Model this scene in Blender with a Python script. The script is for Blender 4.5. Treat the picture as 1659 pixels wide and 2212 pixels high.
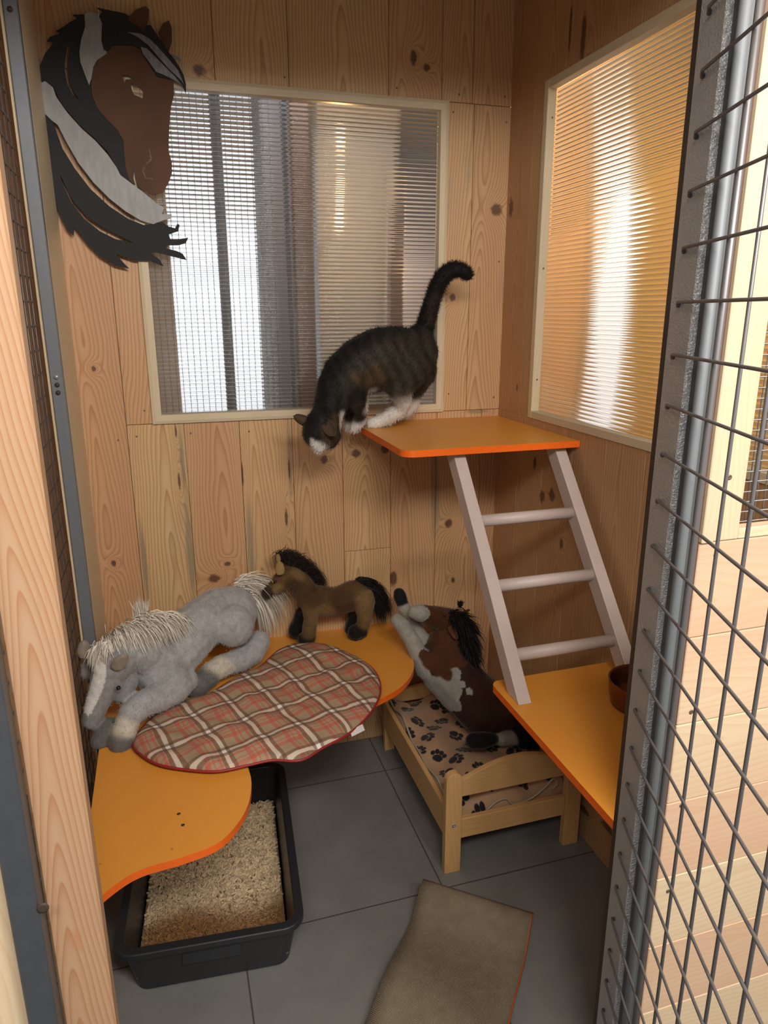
import bpy, bmesh, math, random
import numpy as np
from mathutils import Vector, Matrix
for o in list(bpy.data.objects): bpy.data.objects.remove(o)
SC = bpy.context.scene
COL = SC.collection
random.seed(7); RNG = np.random.default_rng(7)
R_ = math.radians
# ------------------------------------------------------------------ camera
YAW, PIT, ROL, FPX = -0.295921, 0.274993, -0.0020805, 1533.3
CAM = np.array([0.0, 0.0, 1.6])
def _rot():
    cy, sy = math.cos(YAW), math.sin(YAW)
    f = np.array([-sy*math.cos(PIT), cy*math.cos(PIT), -math.sin(PIT)])
    rt = np.array([cy, sy, 0.0]); up = np.cross(rt, f)
    return math.cos(ROL)*rt+math.sin(ROL)*up, -math.sin(ROL)*rt+math.cos(ROL)*up, f
RT, UP, FW = _rot()
cd = bpy.data.cameras.new('camera'); cam = bpy.data.objects.new('camera', cd); COL.objects.link(cam)
cd.sensor_fit = 'VERTICAL'; cd.sensor_height = 36; cd.lens = FPX/2212*36; cd.clip_start = 0.02; cd.clip_end = 50
M = Matrix.Identity(4)
for i in range(3):
    M[i][0] = RT[i]; M[i][1] = UP[i]; M[i][2] = -FW[i]; M[i][3] = CAM[i]
cam.matrix_world = M; SC.camera = cam
cd.dof.use_dof = False
# ------------------------------------------------------------------ light and exposure
SC.view_settings.view_transform = 'Standard'; SC.view_settings.look = 'None'
SC.view_settings.gamma = 1; SC.view_settings.use_curve_mapping = False
SC.view_settings.exposure = 0.06
SC.cycles.max_bounces = 7; SC.cycles.diffuse_bounces = 3; SC.cycles.glossy_bounces = 2; SC.cycles.transmission_bounces = 6; SC.cycles.transparent_max_bounces = 2
W = bpy.data.worlds.new('world'); SC.world = W; W.use_nodes = True
W.node_tree.nodes['Background'].inputs[0].default_value = (1.0, 0.95, 0.89, 1)
W.node_tree.nodes['Background'].inputs[1].default_value = 0.42
def area(name, loc, target, sx, sy, power, col):
    l = bpy.data.lights.new(name, 'AREA'); l.shape = 'RECTANGLE'; l.size = sx; l.size_y = sy
    l.energy = power; l.color = col
    o = bpy.data.objects.new(name, l); COL.objects.link(o); o.location = loc
    o.rotation_euler = (Vector(target)-Vector(loc)).to_track_quat('-Z', 'Y').to_euler()
    return o
area('corridor_tube_light', (0.42, -0.45, 2.55), (0.35, 1.9, 0.7), 0.9, 0.30, 40, (1.0, 0.93, 0.85))
area('corridor_tube_light_near_door', (-0.45, -0.65, 2.55), (0.7, 2.2, 0.9), 0.6, 0.25, 13, (1.0, 0.92, 0.84))
area('corridor_tube_light_far_right', (1.1, -0.9, 2.5), (0.5, 1.6, 0.6), 0.6, 0.25, 26, (1.0, 0.94, 0.87))
area('neighbour_fill_light', (1.32, 1.9, 2.64), (2.0, 2.4, 1.2), 0.2, 0.2, 11, (1.0, 0.85, 0.62))  # added fill, hidden above the right window, brightens the neighbouring cabin
area('back_room_light', (0.7, 2.62, 2.66), (0.8, 4.0, 1.2), 1.4, 0.15, 7, (0.95, 0.96, 1.0))
# ------------------------------------------------------------------ pixel ray helpers (real distances supplied)
def ray(px, py): return (px-829.5)/FPX*RT-(py-1106)/FPX*UP+FW
def onp(px, py, ax, v):
    d = ray(px, py); return CAM+(v-CAM[ax])/d[ax]*d
def P(px, py, Y): return onp(px, py, 1, Y)
def PZ(px, py, z): return onp(px, py, 2, z)
def rm(rpx, Y, px=830, py=1106):       # radius in metres of rpx pixels at depth plane Y
    return rpx*float((P(px, py, Y)-CAM)@FW)/FPX
# ------------------------------------------------------------------ node helpers
class T:
    def __init__(s, name, rough=0.6):
        s.mat = bpy.data.materials.new(name); s.mat.use_nodes = True
        s.nt = s.mat.node_tree; s.nt.nodes.clear()
        s.out = s.nt.nodes.new('ShaderNodeOutputMaterial')
        s.b = s.nt.nodes.new('ShaderNodeBsdfPrincipled'); s.b.inputs['Roughness'].default_value = rough
        s.nt.links.new(s.b.outputs[0], s.out.inputs[0])
    def put(s, inp, v):
        if isinstance(v, bpy.types.NodeSocket): s.nt.links.new(v, inp)
        elif v is not None:
            try: inp.default_value = v
            except Exception: inp.default_value = (*v, 1) if len(v) == 3 else v
    def m(s, op, a, b=None, c=None, clamp=False):
        n = s.nt.nodes.new('ShaderNodeMath'); n.operation = op; n.use_clamp = clamp
        s.put(n.inputs[0], a); s.put(n.inputs[1], b); s.put(n.inputs[2], c); return n.outputs[0]
    def v(s, op, a, b=None, sc=None):
        n = s.nt.nodes.new('ShaderNodeVectorMath'); n.operation = op
        s.put(n.inputs[0], a); s.put(n.inputs[1], b)
        if sc is not None: s.put(n.inputs['Scale'], sc)
        return n.outputs['Value'] if op in ('LENGTH', 'DISTANCE', 'DOT_PRODUCT') else n.outputs[0]
    def xyz(s, a, b, c=0.0):
        n = s.nt.nodes.new('ShaderNodeCombineXYZ'); s.put(n.inputs[0], a); s.put(n.inputs[1], b); s.put(n.inputs[2], c); return n.outputs[0]
    def sep(s, a):
        n = s.nt.nodes.new('ShaderNodeSeparateXYZ'); s.put(n.inputs[0], a); return n.outputs
    def noise(s, vec, scale, detail=2, rough=0.5, color=False):
        n = s.nt.nodes.new('ShaderNodeTexNoise'); s.put(n.inputs['Vector'], vec)
        n.inputs['Scale'].default_value = scale; n.inputs['Detail'].default_value = detail; n.inputs['Roughness'].default_value = rough
        return n.outputs['Color' if color else 'Fac']
    def mix(s, f, a, b):
        n = s.nt.nodes.new('ShaderNodeMix'); n.data_type = 'RGBA'
        s.put(n.inputs[0], f); s.put(n.inputs[6], (*a, 1) if isinstance(a, tuple) and len(a) == 3 else a)
        s.put(n.inputs[7], (*b, 1) if isinstance(b, tuple) and len(b) == 3 else b); return n.outputs[2]
    def ss(s, x, a, b):       # smoothstep
        n = s.nt.nodes.new('ShaderNodeMapRange'); n.interpolation_type = 'SMOOTHSTEP'
        s.put(n.inputs[0], x); n.inputs[1].default_value = a; n.inputs[2].default_value = b; return n.outputs[0]
    def uv(s): n = s.nt.nodes.new('ShaderNodeUVMap'); return n.outputs[0]
    def pos(s): n = s.nt.nodes.new('ShaderNodeNewGeometry'); return n.outputs['Position']
    def obj(s): n = s.nt.nodes.new('ShaderNodeTexCoord'); return n.outputs['Object']
    def attr(s, name):
        n = s.nt.nodes.new('ShaderNodeAttribute'); n.attribute_name = name; return n.outputs['Color']
    def col(s, c): s.put(s.b.inputs['Base Color'], (*c, 1) if isinstance(c, tuple) and len(c) == 3 else c)
    def bump(s, h, strength=0.3, dist=0.001):
        n = s.nt.nodes.new('ShaderNodeBump'); n.inputs['Strength'].default_value = strength; n.inputs['Distance'].default_value = dist
        s.put(n.inputs['Height'], h); s.nt.links.new(n.outputs[0], s.b.inputs['Normal'])

def plain(name, c, rough=0.6, metal=0.0, noise_amt=0.0, bump=0.0, nscale=60, coat=0.0):
    t = T(name, rough); t.b.inputs['Metallic'].default_value = metal
    if coat: t.b.inputs['Coat Weight'].default_value = coat
    n = t.noise(t.obj(), nscale, 3)
    if noise_amt:
        t.col(t.mix(n, tuple(x*(1-noise_amt) for x in c), tuple(min(1, x*(1+noise_amt)) for x in c)))
    else: t.col(c)
    if bump: t.bump(n, bump, 0.002)
    return t.mat

def wood(name, cream=(0.68, 0.47, 0.235), pink=(0.60, 0.345, 0.185), line=(0.36, 0.165, 0.06), amt=0.85,
         knots=(), bands=(), kaxes=(0, 2), stain=0.0, rough=0.42, fine=1.0, ringu=0.0105, vrate=6.0, patches=0.0):
    """UV u = metres across the board (0 in its middle), v = metres along it; attribute bd = (rand, rand, tone)"""
    t = T(name, rough)
    uv = t.sep(t.uv()); bd = t.sep(t.attr('bd'))
    u0 = t.m('MULTIPLY', t.m('SUBTRACT', bd[0], 0.5), 0.12)
    vo = t.m('MULTIPLY', bd[1], 37.0)
    v2 = t.m('ADD', uv[1], vo)
    slow = t.noise(t.xyz(t.m('MULTIPLY', uv[0], 5.0), t.m('MULTIPLY', v2, 1.3), bd[0]), 1.0, 2)
    slow2 = t.noise(t.xyz(t.m('MULTIPLY', uv[0], 16.0), t.m('MULTIPLY', v2, 5.0), bd[1]), 1.0, 1)
    du = t.m('DIVIDE', t.m('SUBTRACT', t.m('ADD', uv[0], t.m('MULTIPLY', t.m('SUBTRACT', slow, 0.5), 0.07)), u0), ringu)
    rad = t.m('SQRT', t.m('ADD', t.m('MULTIPLY', du, du), 2.0))
    ring = t.m('ADD', rad, t.m('MULTIPLY', v2, vrate))
    ring = t.m('ADD', ring, t.m('MULTIPLY', slow2, 1.6))
    kmask = None
    def ndist(vec, lst):      # smallest elliptical distance to any of the listed spots
        best = None
        for (kx, kz, rx, rz, s_) in lst:
            inv = [0.0, 0.0, 0.0]; off = [0.0, 0.0, 0.0]
            inv[kaxes[0]] = 1/rx; off[kaxes[0]] = -kx/rx; inv[kaxes[1]] = 1/rz; off[kaxes[1]] = -kz/rz
            n = t.nt.nodes.new('ShaderNodeVectorMath'); n.operation = 'MULTIPLY_ADD'
            t.put(n.inputs[0], vec); n.inputs[1].default_value = inv; n.inputs[2].default_value = off
            d = t.v('LENGTH', n.outputs[0]); best = d if best is None else t.m('MINIMUM', best, d)
        return best
    if knots:
        wob = t.m('MULTIPLY', t.m('SUBTRACT', t.noise(t.pos(), 70, 1), 0.5), 0.9)
        dk = ndist(t.pos(), knots)
        kmask = t.m('MULTIPLY', t.m('SUBTRACT', 1.0, t.ss(t.m('ADD', dk, wob), 0.65, 1.35)), 0.85)
        ring = t.m('ADD', ring, t.m('DIVIDE', 6.0, t.m('ADD', 1.0, t.m('MULTIPLY', t.m('MULTIPLY', dk, dk), 0.22))))
    fr = t.m('FRACT', ring)
    lin = t.m('MULTIPLY', t.m('POWER', fr, 2.6), t.m('SUBTRACT', 1.0, t.ss(fr, 0.9, 1.0)))
    var = t.noise(t.xyz(t.m('MULTIPLY', uv[0], 9.0), t.m('MULTIPLY', v2, 0.8), bd[0]), 1.0, 1)
    streak = t.noise(t.xyz(t.m('MULTIPLY', uv[0], 260.0), t.m('MULTIPLY', v2, 5.0), 0.0), 1.0, 1)
    tone = t.m('ADD', bd[2], t.m('MULTIPLY', t.m('SUBTRACT', var, 0.5), 1.1), clamp=True)
    c = t.mix(tone, cream, pink)
    c = t.mix(t.m('MULTIPLY', lin, amt, clamp=True), c, line)
    c = t.mix(t.m('MULTIPLY', t.ss(streak, 0.5, 0.8), 0.13*fine), c, line)
    if patches:
        pn = t.noise(t.xyz(t.m('MULTIPLY', uv[0], 26.0), t.m('MULTIPLY', v2, 5.5), 3.0), 1.0, 2)
        c = t.mix(t.m('MULTIPLY', t.ss(pn, 0.66, 0.70), patches), c, tuple(x*0.8 for x in (0.60, 0.25, 0.10)))
    if stain:
        sn = t.noise(t.xyz(t.m('MULTIPLY', uv[0], 12.0), t.m('MULTIPLY', v2, 1.6), 8.0), 1.0, 2)
        c = t.mix(t.m('MULTIPLY', t.ss(sn, 0.62, 0.74), stain), c, (0.26, 0.25, 0.19))
    if bands:
        d = t.m('ADD', ndist(t.pos(), bands), t.m('MULTIPLY', t.m('SUBTRACT', slow2, .5), 1.2))
        c = t.mix(t.m('MULTIPLY', t.m('SUBTRACT', 1.0, t.ss(d, .4, 1.3)), .68), c, (.235, .205, .145))
    if kmask is not None:
        c = t.mix(kmask, c, (0.085, 0.03, 0.018))
    t.col(c)
    return t.mat

# ------------------------------------------------------------------ mesh helpers
class MB:
    """collects geometry for ONE mesh object"""
    def __init__(s): s.v = []; s.f = []; s.uv = []; s.bd = []; s.sm = []; s.mi = []; s.c = []; s.hasc = False
    def face(s, idx, uv=None, bd=(0.5, 0.5, 0.5), smooth=False, mi=0):
        s.f.append(tuple(idx)); s.uv.append(uv or [(0, 0)]*len(idx)); s.bd.append(bd); s.sm.append(smooth); s.mi.append(mi)
    def box(s, lo, hi, along=2, bd=None, bev=0.0, mi=0, rot=None, piv=(0, 0, 0), taper=None):
        """axis-aligned box lo..hi; 'along' = grain axis"""
        lo = np.array(lo, float); hi = np.array(hi, float)
        if bd is None: bd = (random.random(), random.random(), random.random())
        n0 = len(s.v); c = (lo+hi)/2
        ax = [a for a in range(3) if a != along]
        if bev <= 0:
            pts = [np.array([(lo, hi)[i][0], (lo, hi)[j][1], (lo, hi)[k][2]]) for i in (0, 1) for j in (0, 1) for k in (0, 1)]
            fs = [(0, 1, 3, 2), (4, 6, 7, 5), (0, 4, 5, 1), (2, 3, 7, 6), (0, 2, 6, 4), (1, 5, 7, 3)]
        else:
            pts = []; fs = []
            ids = {}
            def vid(p):
                k = tuple(np.round(p, 6))
                if k not in ids: ids[k] = len(pts); pts.append(np.array(p))
                return ids[k]
            b = min(bev, *(0.49*(hi-lo)))
            L, H = lo, hi
            for a in range(3):
                o1, o2 = (a+1) % 3, (a+2) % 3
                for sd in (0, 1):
                    q = []
                    for (x, y) in ((0, 0), (1, 0), (1, 1), (0, 1)):
                        p = np.zeros(3); p[a] = (L, H)[sd][a]; p[o1] = (L[o1]+b, H[o1]-b)[x]; p[o2] = (L[o2]+b, H[o2]-b)[y]; q.append(vid(p))
                    fs.append(tuple(q if sd else q[::-1]))
            for a in range(3):
                o1, o2 = (a+1) % 3, (a+2) % 3
                for x in (0, 1):
                    for y in (0, 1):
                        q = []
                        for (e, w) in ((0, 0), (1, 0), (1, 1), (0, 1)):
                            p = np.zeros(3); p[a] = (L[a]+b, H[a]-b)[e]
                            p[o1] = (L, H)[x][o1] if w == 0 else (L[o1]+b, H[o1]-b)[x]
                            p[o2] = (L, H)[y][o2] if w == 1 else (L[o2]+b, H[o2]-b)[y]
                            q.append(vid(p))
                        fs.append(tuple(q if (x+y) % 2 else q[::-1]))
            for x in (0, 1):
                for y in (0, 1):
                    for z in (0, 1):
                        I = (x, y, z); q = []
                        for a in range(3):
                            p = np.array([(L[i]+b, H[i]-b)[I[i]] for i in range(3)]); p[a] = (L, H)[I[a]][a]; q.append(vid(p))
                        fs.append(tuple(q if (x+y+z) % 2 else q[::-1]))
        for p in pts:
            q = p if rot is None else np.array(rot@Vector(p-np.array(piv)))+np.array(piv)
            s.v.append(tuple(q))
        for f in fs:
            uvs = [((pts[i][ax[0]]-c[ax[0]])+(pts[i][ax[1]]-c[ax[1]]), pts[i][along]) for i in f]
            s.face([n0+i for i in f], uvs, bd, bev > 0 and False, mi)
        return s
    def lathe(s, prof, c, seg=32, axis=2, mi=0, smooth=True, closed=False):
        n0 = len(s.v); c = np.array(c, float)
        o1, o2 = (axis+1) % 3, (axis+2) % 3
        for (r, h) in prof:
            for k in range(seg):
                a = 2*math.pi*k/seg; p = np.array(c); p[axis] += h; p[o1] += r*math.cos(a); p[o2] += r*math.sin(a); s.v.append(tuple(p))
        for i in range(len(prof)-1):
            for k in range(seg):
                k2 = (k+1) % seg
                s.face([n0+i*seg+k, n0+i*seg+k2, n0+(i+1)*seg+k2, n0+(i+1)*seg+k], [(k/seg*.1, prof[i][1]), ((k+1)/seg*.1, prof[i][1]), ((k+1)/seg*.1, prof[i+1][1]), (k/seg*.1, prof[i+1][1])], smooth=smooth, mi=mi)
        return s
    def tube(s, pts, rad, seg=8, mi=0, cap=True, flat=1.0):
        """round tube along points; rad scalar or list"""
        pts = [np.array(p, float) for p in pts]; n = len(pts)
        rad = [rad]*n if not hasattr(rad, '__len__') else list(rad)
        n0 = len(s.v); prev = None
        for i in range(n):
            d = pts[min(i+1, n-1)]-pts[max(i-1, 0)]; d /= (np.linalg.norm(d)+1e-12)
            if prev is None:
                h = np.array([0, 0, 1.0]) if abs(d[2]) < .9 else np.array([1.0, 0, 0])
                a = np.cross(d, h)
            else: a = prev-d*(prev@d)
            a /= np.linalg.norm(a); prev = a; b = np.cross(d, a)
            for k in range(seg):
                t = 2*math.pi*k/seg; s.v.append(tuple(pts[i]+rad[i]*(math.cos(t)*a+flat*math.sin(t)*b)))
        L = 0
        for i in range(n-1):
            L2 = L+np.linalg.norm(pts[i+1]-pts[i])
            for k in range(seg):
                k2 = (k+1) % seg
                u0, u1 = (k/seg-.5)*6.28*rad[i], ((k+1)/seg-.5)*6.28*rad[i]
                s.face([n0+i*seg+k, n0+i*seg+k2, n0+(i+1)*seg+k2, n0+(i+1)*seg+k], [(u0, L), (u1, L), (u1, L2), (u0, L2)], smooth=seg > 4, mi=mi)
            L = L2
        if cap:
            s.face([n0+k for k in range(seg)][::-1], mi=mi); s.face([n0+(n-1)*seg+k for k in range(seg)], mi=mi)
        return s
    def build(s, name, mats, parent=None, recalc=True, **tags):
        me = bpy.data.meshes.new(name); me.from_pydata([tuple(map(float, v)) for v in s.v], [], s.f)
        me.uv_layers.new(name='UVMap')
        flat = [c for f in s.uv for c in f]
        me.uv_layers[0].data.foreach_set('uv', [x for c in flat for x in c])
        at = me.attributes.new('bd', 'FLOAT_COLOR', 'CORNER')
        at.data.foreach_set('color', [x for f, b in zip(s.f, s.bd) for _ in f for x in (*b, 1.0)])
        me.polygons.foreach_set('use_smooth', s.sm); me.polygons.foreach_set('material_index', s.mi)
        for m in (mats if isinstance(mats, (list, tuple)) else [mats]): me.materials.append(m)
        if recalc:
            bm = bmesh.new(); bm.from_mesh(me); bmesh.ops.recalc_face_normals(bm, faces=bm.faces); bm.to_mesh(me); bm.free()
        return link(name, me, parent, **tags)

def link(name, data, parent=None, label=None, cat=None, group=None, kind=None):
    o = bpy.data.objects.new(name, data); COL.objects.link(o)
    if parent is not None:
        o.parent = parent; o.matrix_parent_inverse = parent.matrix_basis.inverted()
    for k, v in (('label', label), ('category', cat), ('group', group), ('kind', kind)):
        if v: o[k] = v
    return o
def thing(name, label, cat, loc=(0, 0, 0), group=None, kind=None):
    o = link(name, None, None, label, cat, group, kind); o.location = loc
    o.matrix_basis = Matrix.Translation(Vector(loc)); o.empty_display_size = 0.05
    return o

def extrude_poly(name, loops, to3, normal, th, mat, parent=None, edge_mat=None, **tags):
    """closed outline (first loop) with holes -> solid plate. loops are 2-D; to3 maps 2-D to world; plate thickness th along normal"""
    from mathutils.geometry import delaunay_2d_cdt
    vs = []; es = []; fs = []
    for lp in loops:
        n0 = len(vs); vs += [Vector(p) for p in lp]; n = len(lp)
        es += [(n0+i, n0+(i+1) % n) for i in range(n)]; fs.append(list(range(n0, n0+n)))
    V, E, F, _, _, OF = delaunay_2d_cdt(vs, es, fs, 1, 1e-7)
    def inside(p, lp):
        c = False; j = len(lp)-1
        for i in range(len(lp)):
            xi, yi = lp[i]; xj, yj = lp[j]
            if (yi > p[1]) != (yj > p[1]) and p[0] < (xj-xi)*(p[1]-yi)/(yj-yi)+xi: c = not c
            j = i
        return c
    keep = []
    for f in F:
        cx = sum(V[i][0] for i in f)/len(f); cy = sum(V[i][1] for i in f)/len(f)
        if inside((cx, cy), loops[0]) and not any(inside((cx, cy), h) for h in loops[1:]): keep.append(f)
    n = len(V); normal = np.array(normal, float)
    top = [np.array(to3(*v)) for v in V]
    verts = [tuple(p) for p in top]+[tuple(p-normal*th) for p in top]
    faces = []; mi = []; cnt = {}
    for f in keep:
        faces.append(tuple(f)); mi.append(0); faces.append(tuple(i+n for i in f[::-1])); mi.append(0)
        for a, b in zip(f, list(f[1:])+[f[0]]): cnt[(a, b)] = 1
    for (a, b) in list(cnt):
        if (b, a) not in cnt: faces.append((b, a, a+n, b+n)); mi.append(1 if edge_mat else 0)
    me = bpy.data.meshes.new(name); me.from_pydata(verts, [], faces)
    me.materials.append(mat)
    if edge_mat: me.materials.append(edge_mat)
    me.polygons.foreach_set('material_index', mi)
    uvl = me.uv_layers.new(name='UVMap')
    for l in me.loops:
        p = verts[l.vertex_index]; uvl.data[l.index].uv = (p[0], p[1]+p[2])
    bm = bmesh.new(); bm.from_mesh(me); bmesh.ops.recalc_face_normals(bm, faces=bm.faces)
    bmesh.ops.delete(bm, geom=[v for v in bm.verts if not v.link_faces], context='VERTS'); bm.to_mesh(me); bm.free()
    return link(name, me, parent, **tags)

def smooth_loop(pts, n=6, closed=True):
    """Catmull-Rom through points"""
    pts = [np.array(p, float) for p in pts]; out = []; N = len(pts)
    rng = range(N) if closed else range(N-1)
    for i in rng:
        p0 = pts[(i-1) % N] if closed or i > 0 else pts[i]; p1 = pts[i]; p2 = pts[(i+1) % N]
        p3 = pts[(i+2) % N] if closed or i+2 < N else pts[(i+1) % N]
        for k in range(n):
            t = k/n
            out.append(.5*((2*p1)+(-p0+p2)*t+(2*p0-5*p1+4*p2-p3)*t*t+(-p0+3*p1-3*p2+p3)*t**3))
    if not closed: out.append(pts[-1])
    return out

# ------------------------------------------------------------------ materials
KB = [(0.165, 2.26, .017, .014, .9), (0.809, 2.348, .011, .02, .8), (0.852, 2.326, .011, .012, .9), (1.107, 1.927, .019, .02, .85),
      (0.957, 1.645, .010, .012, .8), (0.5, 1.114, .013, .014, .85), (0.612, 1.129, .014, .015, .95), (0.717, 1.139, .014, .014, .9),
      (-0.201, 1.436, .007, .009, .8), (0.154, 0.775, .009, .008, .8), (0.107, 0.726, .018, .016, .95), (-0.206, 0.815, .007, .01, .8),
      (0.962, 0.845, .014, .016, .95), (0.748, 0.652, .014, .03, .85), (0.019, 1.072, .004, .026, .75), (0.021, 1.236, .003, .02, .8),
      (0.378, 1.09, .003, .035, .8), (0.222, 1.08, .003, .04, .7), (0.362, 0.92, .005, .03, .45), (0.985, 0.62, .008, .012, .7), (0.80, 1.75, .003, .003, .5)]
KR = [(1.99, 1.02, .016, .020, .85), (1.93, 1.04, .018, .019, .95), (1.855, .90, .010, .018, .8), (2.05, 1.12, .010, .02, .5), (2.305, 1.93, .014, .03, .3),
      (2.2, 1.35, .006, .01, .6), (1.99, 2.35, .007, .06, .6), (1.92, 2.30, .012, .06, .5), (1.62, .10, .03, .012, .8), (1.5, .13, .03, .012, .8)]
wood_back = wood('pine_boards_back', knots=KB, bands=((.036, .84, .012, .24, .75), (-.112, .82, .009, .17, .6), (.236, .82, .015, .16, .7), (.381, 1.10, .008, .14, .7), (.035, 1.15, .008, .13, .5), (.905, .98, .02, .16, .45), (1.06, 1.256, .06, .007, .8)), kaxes=(0, 2), stain=0.35)
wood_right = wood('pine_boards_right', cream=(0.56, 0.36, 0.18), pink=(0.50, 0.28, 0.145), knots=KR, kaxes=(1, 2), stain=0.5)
wood_trim = wood('pale_trim_wood', cream=(0.68, 0.58, 0.41), pink=(0.65, 0.51, 0.34), line=(0.54, 0.40, 0.23), amt=0.25)
wood_facade = wood('pine_boards_facade', cream=(0.80, 0.67, 0.46), pink=(0.74, 0.49, 0.34), line=(0.62, 0.36, 0.2), amt=0.35, ringu=.012)
wood_post = wood('planed_pine_post', cream=(0.49, 0.325, 0.205), pink=(0.46, 0.285, 0.17), line=(0.36, 0.15, 0.06), amt=0.85, ringu=.006, vrate=14, patches=.45)
wood_bed = wood('lacquered_pine', cream=(0.70, 0.44, 0.19), pink=(0.66, 0.38, 0.16), line=(0.48, 0.24, 0.08), amt=0.35)
wood_jamb = wood('ochre_jamb_wood', cream=(0.52, 0.36, 0.13), pink=(0.46, 0.30, 0.12), line=(0.33, 0.19, 0.06), amt=0.4)
wood_brown = wood('brown_stained_wood', cream=(0.15, 0.095, 0.06), pink=(0.14, 0.08, 0.05), line=(0.1, 0.05, 0.03), amt=.5)
def orange_mat():
    t = T('orange_painted_board', 0.38); n = t.noise(t.pos(), 3.5, 3); n2 = t.noise(t.pos(), 90, 3)
    c = t.mix(n, (0.78, 0.30, 0.035), (0.72, 0.33, 0.055)); sp = t.noise(t.pos(), 40, 1)
    c = t.mix(t.m('MULTIPLY', t.ss(sp, 0.80, 0.83), 0.55), c, (0.3, 0.12, 0.03)); t.col(c); t.bump(n2, 0.15, 0.0008); return t.mat
M_orange = orange_mat()
M_orange_edge = plain('orange_edge_paint', (0.92, 0.155, 0.012), 0.35, noise_amt=.08)
M_ladder = plain('lilac_grey_ladder_paint', (0.56, 0.47, 0.44), 0.45, noise_amt=.06, nscale=30)
M_black = plain('black_paint', (0.014, 0.015, 0.017), 0.75)
M_brownp = None
def head_brown():
    t = T('painted_brown', 0.8); n = t.noise(t.pos(), 9, 3)
    t.col(t.mix(n, (0.055, 0.030, 0.020), (0.15, 0.066, 0.032))); return t.mat
M_brownp = head_brown()
def brushed_grey(name, a, b):
    t = T(name, 0.5); s_ = t.v('MULTIPLY', t.pos(), (90, 90, 25)); n = t.noise(s_, 1, 3)
    t.col(t.mix(n, a, b)); return t.mat
M_greyp = brushed_grey('brushed_grey_paint', (0.22, 0.23, 0.23), (0.40, 0.41, 0.41))
M_hl = brushed_grey('streaked_grey_paint', (0.06, 0.07, 0.08), (0.30, 0.32, 0.34))
def steel_mat():
    t = T('galvanised_grey_steel', 0.33); t.b.inputs['Metallic'].default_value = 0.55
    s_ = t.v('MULTIPLY', t.pos(), (1.0, 1.0, 1.4)); n = t.noise(s_, 260, 2, .6)
    t.col(t.mix(t.noise(t.pos(), 12, 2), (0.30, 0.33, 0.36), (0.38, 0.41, 0.44))); t.bump(n, 0.55, 0.0015); return t.mat
M_steel = steel_mat()
M_steel_dark = plain('dark_blue_grey_steel', (0.075, 0.085, 0.10), 0.4, metal=.3, noise_amt=.15)
M_wire = plain('grey_coated_wire', (0.16, 0.16, 0.17), 0.4, metal=.4)
M_wire_zinc = plain('zinc_wire', (0.42, 0.44, 0.46), 0.35, metal=.6)
M_wire_zinc2 = plain('dull_zinc_rod', (0.20, 0.225, 0.25), 0.6, metal=.3)
def stile_mat():
    t = T('hammered_pale_grey_coating', 0.38); t.b.inputs['Metallic'].default_value = 0.35
    n = t.noise(t.v('MULTIPLY', t.pos(), (1.0, 1.0, 1.7)), 230, 2, .6)
    t.col(t.mix(t.noise(t.pos(), 12, 2), (0.50, 0.54, 0.58), (0.60, 0.64, 0.68))); t.bump(n, 1.0, 0.003); return t.mat
M_stile = stile_mat()
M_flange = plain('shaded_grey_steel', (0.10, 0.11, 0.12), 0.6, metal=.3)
M_dark = plain('dark_brown_plain', (0.05, 0.035, 0.025), 0.6)  # plain dark brown for the gate edge strip, bolts and holes
M_screw = plain('screw_steel', (0.20, 0.16, 0.11), 0.35, metal=.6)
M_tray = plain('black_plastic', (0.020, 0.022, 0.027), 0.38, bump=.05)
def floor_mat():
    t = T('grey_stone_tiles', 0.42); p = t.sep(t.pos()); S = 0.572
    def line(a, o):
        f = t.m('FRACT', t.m('DIVIDE', t.m('SUBTRACT', a, o), S)); d = t.m('MINIMUM', f, t.m('SUBTRACT', 1.0, f)); return t.ss(t.m('MULTIPLY', d, S), 0.0012, 0.0030)
    g = t.m('MINIMUM', line(p[0], 0.65-5*S), line(p[1], 1.552-5*S))
    n = t.noise(t.pos(), 7, 4, .6); n2 = t.noise(t.pos(), 160, 2)
    c = t.mix(n, (0.145, 0.149, 0.148), (0.26, 0.263, 0.255)); c = t.mix(t.m('MULTIPLY', n2, .25), c, (0.12, 0.12, 0.115))
    c = t.mix(t.m('SUBTRACT', 1.0, g), c, (0.075, 0.07, 0.062)); t.col(c); t.bump(g, .4, .002); return t.mat
M_floor = floor_mat()
def glass_mat(name, tint, rough=0.06):
    t = T(name, rough); t.b.inputs['Transmission Weight'].default_value = 0.97; t.b.inputs['IOR'].default_value = 1.35
    t.col(tint); return t.mat
M_web = plain('cloudy_plastic_web', (.55, .55, .54), .4)
M_rim = plain('milky_pane_rim', (.7, .7, .68), .5)
M_pane = glass_mat('ribbed_clear_polycarbonate', (0.97, 0.97, 0.97))
def emit(name, c, s):
    t = T(name); t.b.inputs['Emission Color'].default_value = (*c, 1); t.b.inputs['Emission Strength'].default_value = s; t.col((.8, .8, .8)); return t.mat

def rbd(tone=None): return (random.random(), random.random(), random.random()*.8 if tone is None else tone)
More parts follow.
